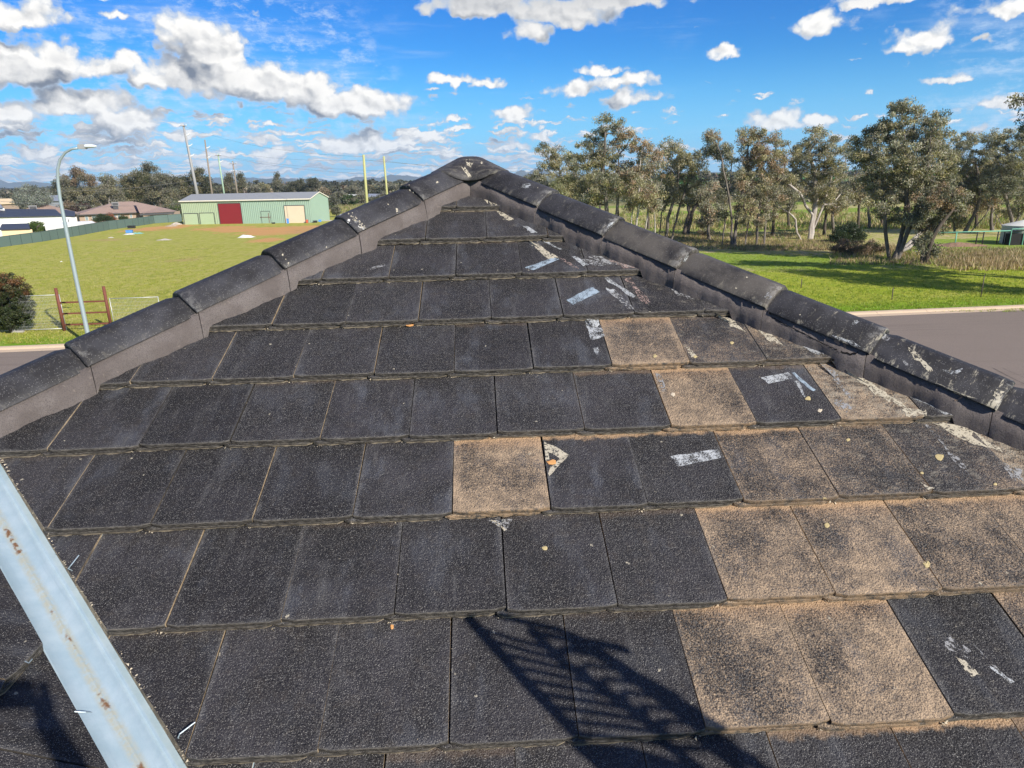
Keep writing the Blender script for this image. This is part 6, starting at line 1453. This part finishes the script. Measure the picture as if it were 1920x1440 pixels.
# ------------------------------------------------------------------ things lying about
def pile(name, label, cat, x, yb, wpx, hpx, m_, n_=5, seed=0, flat_=True, extra=()):
    b_ = G(x, yb); r_ = random.Random(seed + int(x)); w_ = wpx / (F / ((b_ - np.array([0, 0, EYE])) @ fw)); h = hpx / (F / ((b_ - np.array([0, 0, EYE])) @ fw))
    mb = MB()
    nx_, ny_ = 14, 9; vs = []; ph = [r_.uniform(0, 6) for _ in range(4)]
    for i in range(nx_):
        for j in range(ny_):
            u, v = i / (nx_ - 1) * 2 - 1, j / (ny_ - 1) * 2 - 1; rr = min(1, math.hypot(u, v))
            z = h * .6 * (1 - rr ** 4) * (.65 + .35 * math.sin(u * 4 + ph[0]) * math.cos(v * 3 + ph[1]) + r_.uniform(-.15, .15))
            vs.append((u * w_ / 2 * (1 + .1 * math.sin(v * 5 + ph[2])), v * w_ * .35, max(0.005, z)))
    mb.add(vs, [(i * ny_ + j, (i + 1) * ny_ + j, (i + 1) * ny_ + j + 1, i * ny_ + j + 1) for i in range(nx_ - 1) for j in range(ny_ - 1)])
    o = mb.build(name, m_, None, label=label, cat=cat); o.location = tuple(b_); return o
M_SHEETW = simple('white_plastic', (.62, .62, .60), .6); M_CONC = simple('broken_concrete', (.42, .38, .32), .9, var=.2, bump=.4); M_BLUEP = simple('blue_plastic', (.08, .25, .62), .5); M_TEAL = simple('teal_tarp', (.18, .42, .36), .7); M_BLK = simple('black_plastic', (.02, .02, .022), .5); M_ORG = simple('red_plastic', (.50, .10, .05), .6)
def box_thing(name, label, cat, x, yb, wpx, hpx, m_, rz=0.2, dep=.7):
    b_ = G(x, yb); s_ = F / ((b_ - np.array([0, 0, EYE])) @ fw); w_, h = wpx / s_, hpx / s_
    mb = MB(); mb.box(-w_ / 2, w_ / 2, -w_ * dep / 2, w_ * dep / 2, 0, h * .8); mb.box(-w_ * .54, w_ * .54, -w_ * dep * .54, w_ * dep * .54, h * .802, h)
    bm = bmesh.new(); o = mb.build(name, m_, None, label=label, cat=cat); o.location = tuple(b_); o.rotation_euler.z = rz; bm.free()
    md = o.modifiers.new('edge', 'BEVEL'); md.width = min(w_, h) * .06; md.segments = 2; return o
pile('plastic_sheet', 'crumpled white plastic sheet on the bare clay', 'plastic sheet', 462, 445, 28, 9, M_SHEETW)
pile('concrete_rubble', 'flat pale patch of broken concrete in the paddock', 'rubble', 308, 450, 26, 4, M_CONC)
pile('concrete_rubble', 'stacked pale slabs against the shed corner', 'rubble', 331, 421, 20, 7, M_CONC)
pile('concrete_rubble', 'long low slab in front of the shed corner', 'rubble', 322, 424, 22, 3, M_CONC)
pile('paper_scrap', 'small whitish scrap lying left of the concrete patch', 'scrap', 208, 446, 11, 3, M_CONC)
pile('paper_scrap', 'tiny pale scrap by the lamp post in the grass', 'scrap', 115, 491, 4, 3, M_SHEETW)
pile('tarpaulin', 'teal and white tarpaulin heap beside the blue crate', 'tarpaulin', 258, 438, 20, 4, M_TEAL)
pile('tarpaulin', 'white crumpled tarpaulin under the blue crate', 'tarpaulin', 242, 439.5, 18, 4, M_SHEETW)
box_thing('plastic_crate', 'blue plastic crate in the paddock', 'crate', 243, 436.5, 11, 5, M_BLUEP)
box_thing('plastic_tub', 'black tub standing by the boundary fence', 'tub', 247, 428, 12, 5, M_BLK)
box_thing('fuel_drum', 'blue and white drum leaning by the cream roller door', 'drum', 540, 419, 4, 9, M_BLUEP, .1)
box_thing('red_bin', 'small red bin right of the cream roller door', 'bin', 576, 418, 4, 6, M_ORG)
box_thing('tool_chest', 'dark box at the gable end of the shed', 'box', 591, 417.5, 7, 4, M_BLK)
box_thing('tool_chest', 'small blue box at the gable end of the shed', 'box', 600, 416, 5, 4, M_BLUEP)
box_thing('rubber_tyre_box', 'low black box beside the personnel door', 'box', 513, 419.5, 6, 2.4, M_BLK)
pile('timber_pile', 'scattered pale timber right of the shed', 'timber', 618, 414, 26, 2.5, M_CONC)
pile('branch_pile', 'brown heap of cut branches below the green rail', 'branches', 1800, 460, 84, 10, simple('cut_branches', (.26, .16, .10), .95, var=.5, scale=6, bump=1.0, bscale=6))
mb = MB(); b_ = G(1683, 478)
mb.tube([(0, 0, .1), (1.0, .2, .9), (2.4, .3, 2.4)], [.30, .24, .12], 8); mb.tube([(1.0, .2, .9), (1.9, .1, 1.1)], [.15, .05], 6); mb.tube([(-.3, -.2, .1), (.9, -.2, .7), (1.6, -.2, 1.4)], [.2, .16, .08], 6)
o = mb.build('fallen_trunk', BK_PALE, None, True, label='pale broken trunk leaning at the foot of the tallest grey green gum', cat='log'); o.location = tuple(b_)

# dry tufts, brush and grass blades: nobody could count them
M_BLADE = leaf_material('grass_blades')
def tufts(name, zones, n_, h, cols, seed, wid=.10, test=None):
    g_ = np.random.default_rng(seed); V, cl = [], []
    zi = g_.integers(0, len(zones), n_); k = 0
    P = []
    for q in range(n_):
        x0, x1, y0, y1 = zones[zi[q]]; p_ = G(g_.uniform(x0, x1), g_.uniform(y0, y1)); P.append(p_)
    P = np.array(P); nb = 7; P = np.repeat(P, nb, axis=0); m_ = len(P)
    P[:, :2] += g_.normal(size=(m_, 2)) * wid * 1.6; P[:, 2] = 0
    hh = h * g_.uniform(.4, 1.3, m_); ang = g_.uniform(0, 6.28, m_); w2 = wid * .35 * g_.uniform(.5, 1.2, m_)
    ln = g_.normal(size=(m_, 2)) * (hh * .35)[:, None]
    dx = np.stack([np.cos(ang) * w2, np.sin(ang) * w2, np.zeros(m_)], 1)
    top = P + np.concatenate([ln, hh[:, None]], 1)
    V = np.stack([P - dx, P + dx, top], 1).reshape(-1, 3)
    me = bpy.data.meshes.new(name); me.vertices.add(m_ * 3); me.vertices.foreach_set('co', V.ravel()); me.loops.add(m_ * 3); me.loops.foreach_set('vertex_index', np.arange(m_ * 3))
    me.polygons.add(m_); me.polygons.foreach_set('loop_start', np.arange(m_) * 3); me.polygons.foreach_set('loop_total', np.full(m_, 3))
    ci = g_.integers(0, len(cols), m_ // nb).repeat(nb); cc = np.array(cols)[ci] * g_.uniform(.7, 1.25, (m_, 1)); at = me.attributes.new('leafcol', 'FLOAT_COLOR', 'FACE')
    at.data.foreach_set('color', np.concatenate([cc, np.ones((m_, 1))], 1).astype(np.float32).ravel()); me.materials.append(M_BLADE); me.update(); me.validate()
    return link(name, me, None, kind='stuff')
STRAW, GRN = (.50, .39, .22), (.18, .25, .03)
tufts('dry_grass', [(1380, 1560, 452, 470), (1250, 1420, 440, 468), (1560, 1920, 466, 497), (1760, 1920, 470, 500), (1200, 1600, 425, 450)], 7000, .34, [STRAW, STRAW, (.24, .17, .10), (.15, .12, .08), GRN], 61, .09)
tufts('dry_grass', [(1780, 1920, 490, 508), (1800, 1920, 478, 500), (1570, 1700, 462, 480)], 420, .55, [STRAW, (.36, .26, .15)], 62, .12)
tufts('dry_grass', [(600, 800, 385, 400), (1000, 1920, 400, 430)], 5000, .7, [STRAW, (.22, .20, .08), GRN], 63, .22)
tufts('lawn_grass', [(1300, 1960, 475, 585)], 9000, .10, [(.26, .35, .03), (.36, .40, .06), (.20, .28, .02)], 64, .05)
tufts('lawn_grass', [(-40, 420, 460, 645)], 9000, .10, [(.32, .34, .05), (.42, .38, .11), (.23, .27, .03)], 65, .05)

# ------------------------------------------------------------------ out of frame, throwing shadows on the roof
sunv = np.array(-sd)
sun_h = np.array([sunv[0] * ca_ + sunv[1] * sa_, -sunv[0] * sa_ + sunv[1] * ca_, sunv[2]])
def shadow_rod(mb, pts, t0, r_):
    mb.tube([Vector(from_house(hit(x, y, N1, -.01) + sun_h * (t0 + dt))) for (x, y), dt in pts], r_, 6)
TA = 1.75
M_ALU = simple('antenna_aluminium', (.5, .5, .5), .35, .7)
ant_rods = [[((888, 1156), 0), ((985, 1275), 0), ((1090, 1392), 0)]]
mb_m = MB()
shadow_rod(mb_m, ant_rods[0], TA, .015)
shadow_rod(mb_m, [((1092, 1392), 0), ((1150, 1445), 0), ((1250, 1520), 0)], TA, .016)
shadow_rod(mb_m, [((1005, 1180), .1), ((1060, 1240), .1), ((1180, 1330), .1), ((1330, 1450), .1)], TA, .0135)
shadow_rod(mb_m, [((1090, 1205), .2), ((1150, 1240), .2), ((1260, 1330), .2), ((1420, 1460), .2)], TA, .0135)
shadow_rod(mb_m, [((1100, 1200), 0), ((1200, 1270), 0), ((1330, 1370), 0), ((1420, 1430), 0)], TA, .013)
shadow_rod(mb_m, [((940, 1152), .05), ((1060, 1180), .05), ((1110, 1202), .05), ((1185, 1220), .05)], TA, .010)
shadow_rod(mb_m, [((1010, 1185), .1), ((1050, 1225), .1), ((1110, 1203), .1), ((1170, 1214), .1)], TA, .013)
shadow_rod(mb_m, [((1010, 1185), .1), ((1100, 1203), .1), ((1150, 1210), .2), ((1186, 1221), .2)], TA, .010)
for k in range(9):
    t = (k + .6) / 9.2; x0, y0 = 892 + 196 * t, 1160 + 230 * t
    shadow_rod(mb_m, [((x0, y0), 0.0), ((x0 + 60 + 70 * t, y0 + 22 - 4 * k * .3), .05), ((x0 + 120 + 130 * t, y0 + 40 - k * 1.0), .12)], TA, .0075)
for k in range(8):
    x0, y0 = 1045 + k * 34, 1232 + k * 26
    shadow_rod(mb_m, [((x0, y0), .1), ((x0 + 34 - k * 2, y0 - 12), .12), ((x0 + 80 + k * 4, y0 - 2), .2)], TA, .0075)
for k in range(7):
    x0, y0 = 1130 + k * 40, 1235 + k * 30
    shadow_rod(mb_m, [((x0, y0), .1), ((x0 + 60, y0 + 25), .15), ((x0 + 140, y0 + 70), .2)], TA, .0085)
for k in range(6):
    x0, y0 = 1110 + k * 20, 1400 + k * 14
    shadow_rod(mb_m, [((x0, y0), .0), ((x0 + 90, y0 + 8), .1), ((x0 + 190, y0 + 40), .2)], TA, .0095)
c_ = Vector(from_house(hit(1250, 1520, N1, 0) + sun_h * TA)); foot = Vector((c_.x + .45, c_.y - .25, 0))
fh = to_house((foot.x, foot.y, 0)); foot.z = ZR + fh[1] * TPp
mb_m.v = [tuple(Vector(v) - foot) for v in mb_m.v]
ant = empty('tv_antenna', tuple(foot), 'rooftop television antenna whose lattice shadow falls on the lower tiles', 'antenna')
mb_m.build('element_array', M_ALU, ant, kind='stuff')
mb = MB(); mb.tube([(0, 0, 0), (0, 0, c_.z - foot.z), tuple(c_ - foot)], .018, 8); mb.build('mast', M_ALU, ant)

# the photographer stands on the roof behind the lens; only the arm's shadow reaches the picture
def roofz(y): return RZ + EYE + (y - RY) * TPp
def skin_mesh(name, chains, m_, parent, sub=2):
    vs, es, rs = [], [], []
    idx = {}
    for ch in chains:
        prev = None
        for (p_, r_) in ch:
            k = tuple(round(c, 4) for c in p_)
            if k not in idx: idx[k] = len(vs); vs.append(p_); rs.append(r_)
            if prev is not None: es.append((prev, idx[k]))
            prev = idx[k]
    me = bpy.data.meshes.new(name); me.from_pydata(vs, es, []); me.materials.append(m_)
    o = link(name, me, parent); md = o.modifiers.new('skin', 'SKIN'); md.use_smooth_shade = True
    for i, d in enumerate(me.skin_vertices[0].data):
        r_ = rs[i]; d.radius = (r_, r_) if not isinstance(r_, tuple) else r_; d.use_root = (i == 0)
    s_ = o.modifiers.new('smooth', 'SUBSURF'); s_.levels = sub; s_.render_levels = sub
    return o
M_SKIN = simple('skin', (.45, .28, .20), .5, var=.05); M_SHIRT = simple('navy_shirt', (.03, .05, .12), .85); M_TROU = simple('grey_trousers', (.12, .12, .13), .85); M_HAIR = simple('dark_hair', (.03, .02, .015), .6); M_BOOT = simple('brown_boot', (.16, .08, .04), .7)
person = empty('person', (0.03, -.50, roofz(-.50)), 'person in a navy shirt holding a phone overhead with both hands, behind the camera', 'person')
def L_(x, y, z): return (x - .03, y + .50, z + EYE - roofz(-.50))
skin_mesh('body', [[(L_(.03, -.47, -.72), .10), (L_(.03, -.46, -.60), .055), (L_(.03, -.45, -.53), .050), (L_(.03, -.42, -.46), .070), (L_(.03, -.42, -.38), .085), (L_(.03, -.43, -.31), .060)],
                   [(L_(.03, -.47, -.72), .10), (L_(.20, -.45, -.64), .055), (L_(.29, -.24, -.40), .042), (L_(.20, -.13, -.20), .034), (L_(.125, -.085, -.075), .024), (L_(.10, -.075, -.03), .030)],
                   [(L_(.03, -.47, -.72), .10), (L_(-.14, -.45, -.64), .055), (L_(-.27, -.26, -.40), .042), (L_(-.19, -.14, -.20), .034), (L_(-.12, -.085, -.075), .024), (L_(-.10, -.075, -.03), .030)],
                   [(L_(.03, -.47, -.72), .10), (L_(.03, -.49, -.95), .115), (L_(.03, -.50, -1.08), .12)],
                   [(L_(.03, -.50, -1.08), .12), (L_(.13, -.48, -1.18), .085), (L_(.15, -.42, -1.58), .055), (L_(.15, -.42, roofz(-.42) - EYE + .08), .038), (L_(.16, -.30, roofz(-.30) - EYE + .035), .034)],
                   [(L_(.03, -.50, -1.08), .12), (L_(-.07, -.50, -1.18), .085), (L_(-.10, -.56, -1.62), .055), (L_(-.11, -.62, roofz(-.62) - EYE + .08), .038), (L_(-.12, -.50, roofz(-.50) - EYE + .035), .034)]], M_SKIN, person)
skin_mesh('shirt', [[(L_(.03, -.47, -.72), (.135, .125)), (L_(.03, -.49, -.95), (.13, .125)), (L_(.03, -.50, -1.12), (.14, .13))], [(L_(.03, -.47, -.72), .125), (L_(.20, -.45, -.64), .075), (L_(.27, -.30, -.47), .062)], [(L_(.03, -.47, -.72), .125), (L_(-.14, -.45, -.64), .075), (L_(-.24, -.32, -.47), .062)]], M_SHIRT, person)
skin_mesh('trousers', [[(L_(.03, -.50, -1.07), .135), (L_(.13, -.48, -1.18), .10), (L_(.15, -.42, -1.58), .075), (L_(.15, -.42, roofz(-.42) - EYE + .14), .062)], [(L_(.03, -.50, -1.07), .135), (L_(-.07, -.50, -1.18), .10), (L_(-.10, -.56, -1.62), .075), (L_(-.11, -.62, roofz(-.62) - EYE + .14), .062)]], M_TROU, person)
for x, y in ((.15, -.42), (-.11, -.62)):
    skin_mesh('boot', [[(L_(x, y, roofz(y) - EYE + .12), .055), (L_(x, y, roofz(y) - EYE + .05), .05), (L_(x + .005, y + .13, roofz(y + .13) - EYE + .045), .042)]], M_BOOT, person)
skin_mesh('hair', [[(L_(.03, -.455, -.40), .088), (L_(.03, -.44, -.33), .085)]], M_HAIR, person)
for s_ in (1, -1):
    for q in range(4):
        z = -.035 + q * -.0 + .018 * (1.5 - q)
        skin_mesh('finger', [[(L_(s_ * .10, -.072, -.03 + .012 * (q - 1.5)), .010), (L_(s_ * .107, -.045, -.02 + .017 * (q - 1.5)), .009), (L_(s_ * .092, -.030, -.018 + .018 * (q - 1.5)), .008), (L_(s_ * .072, -.031, -.016 + .018 * (q - 1.5)), .007)]], M_SKIN, person, 1)
    skin_mesh('thumb', [[(L_(s_ * .10, -.08, -.045), .012), (L_(s_ * .085, -.062, -.015), .010), (L_(s_ * .062, -.056, .002), .008)]], M_SKIN, person, 1)
    mb = MB(); mb.tube([L_(.03 + s_ * .033, -.338, -.385), L_(.03 + s_ * .033, -.330, -.385)], [.013, .006], 8); mb.build('eye', simple('eye_white', (.7, .7, .68), .2), person)
phb = MB(); phb.box(-.080, .080, -.052, -.044, -.041, .037); ph_ = phb.build('phone', simple('phone_black', (.02, .02, .022), .2), None, label='black phone held level in two hands at the top of the reach', cat='phone'); ph_.location = (0, 0, EYE)
for v in ph_.data.vertices: pass

# ------------------------------------------------------------------ air: the far hills fade to blue in it
M_HAZE = bpy.data.materials.new('haze_air'); M_HAZE.use_nodes = True; t_ = M_HAZE.node_tree; t_.nodes.clear()
pv = t_.nodes.new('ShaderNodeVolumePrincipled'); pv.inputs['Color'].default_value = (.62, .80, 1.0, 1); pv.inputs['Density'].default_value = 1.1e-4; pv.inputs['Anisotropy'].default_value = .1
om = t_.nodes.new('ShaderNodeOutputMaterial'); t_.links.new(pv.outputs[0], om.inputs['Volume'])
mb = MB(); mb.box(-7100, 7100, -7100, 7100, -4.5, 150); mb.build('haze', M_HAZE, kind='stuff')
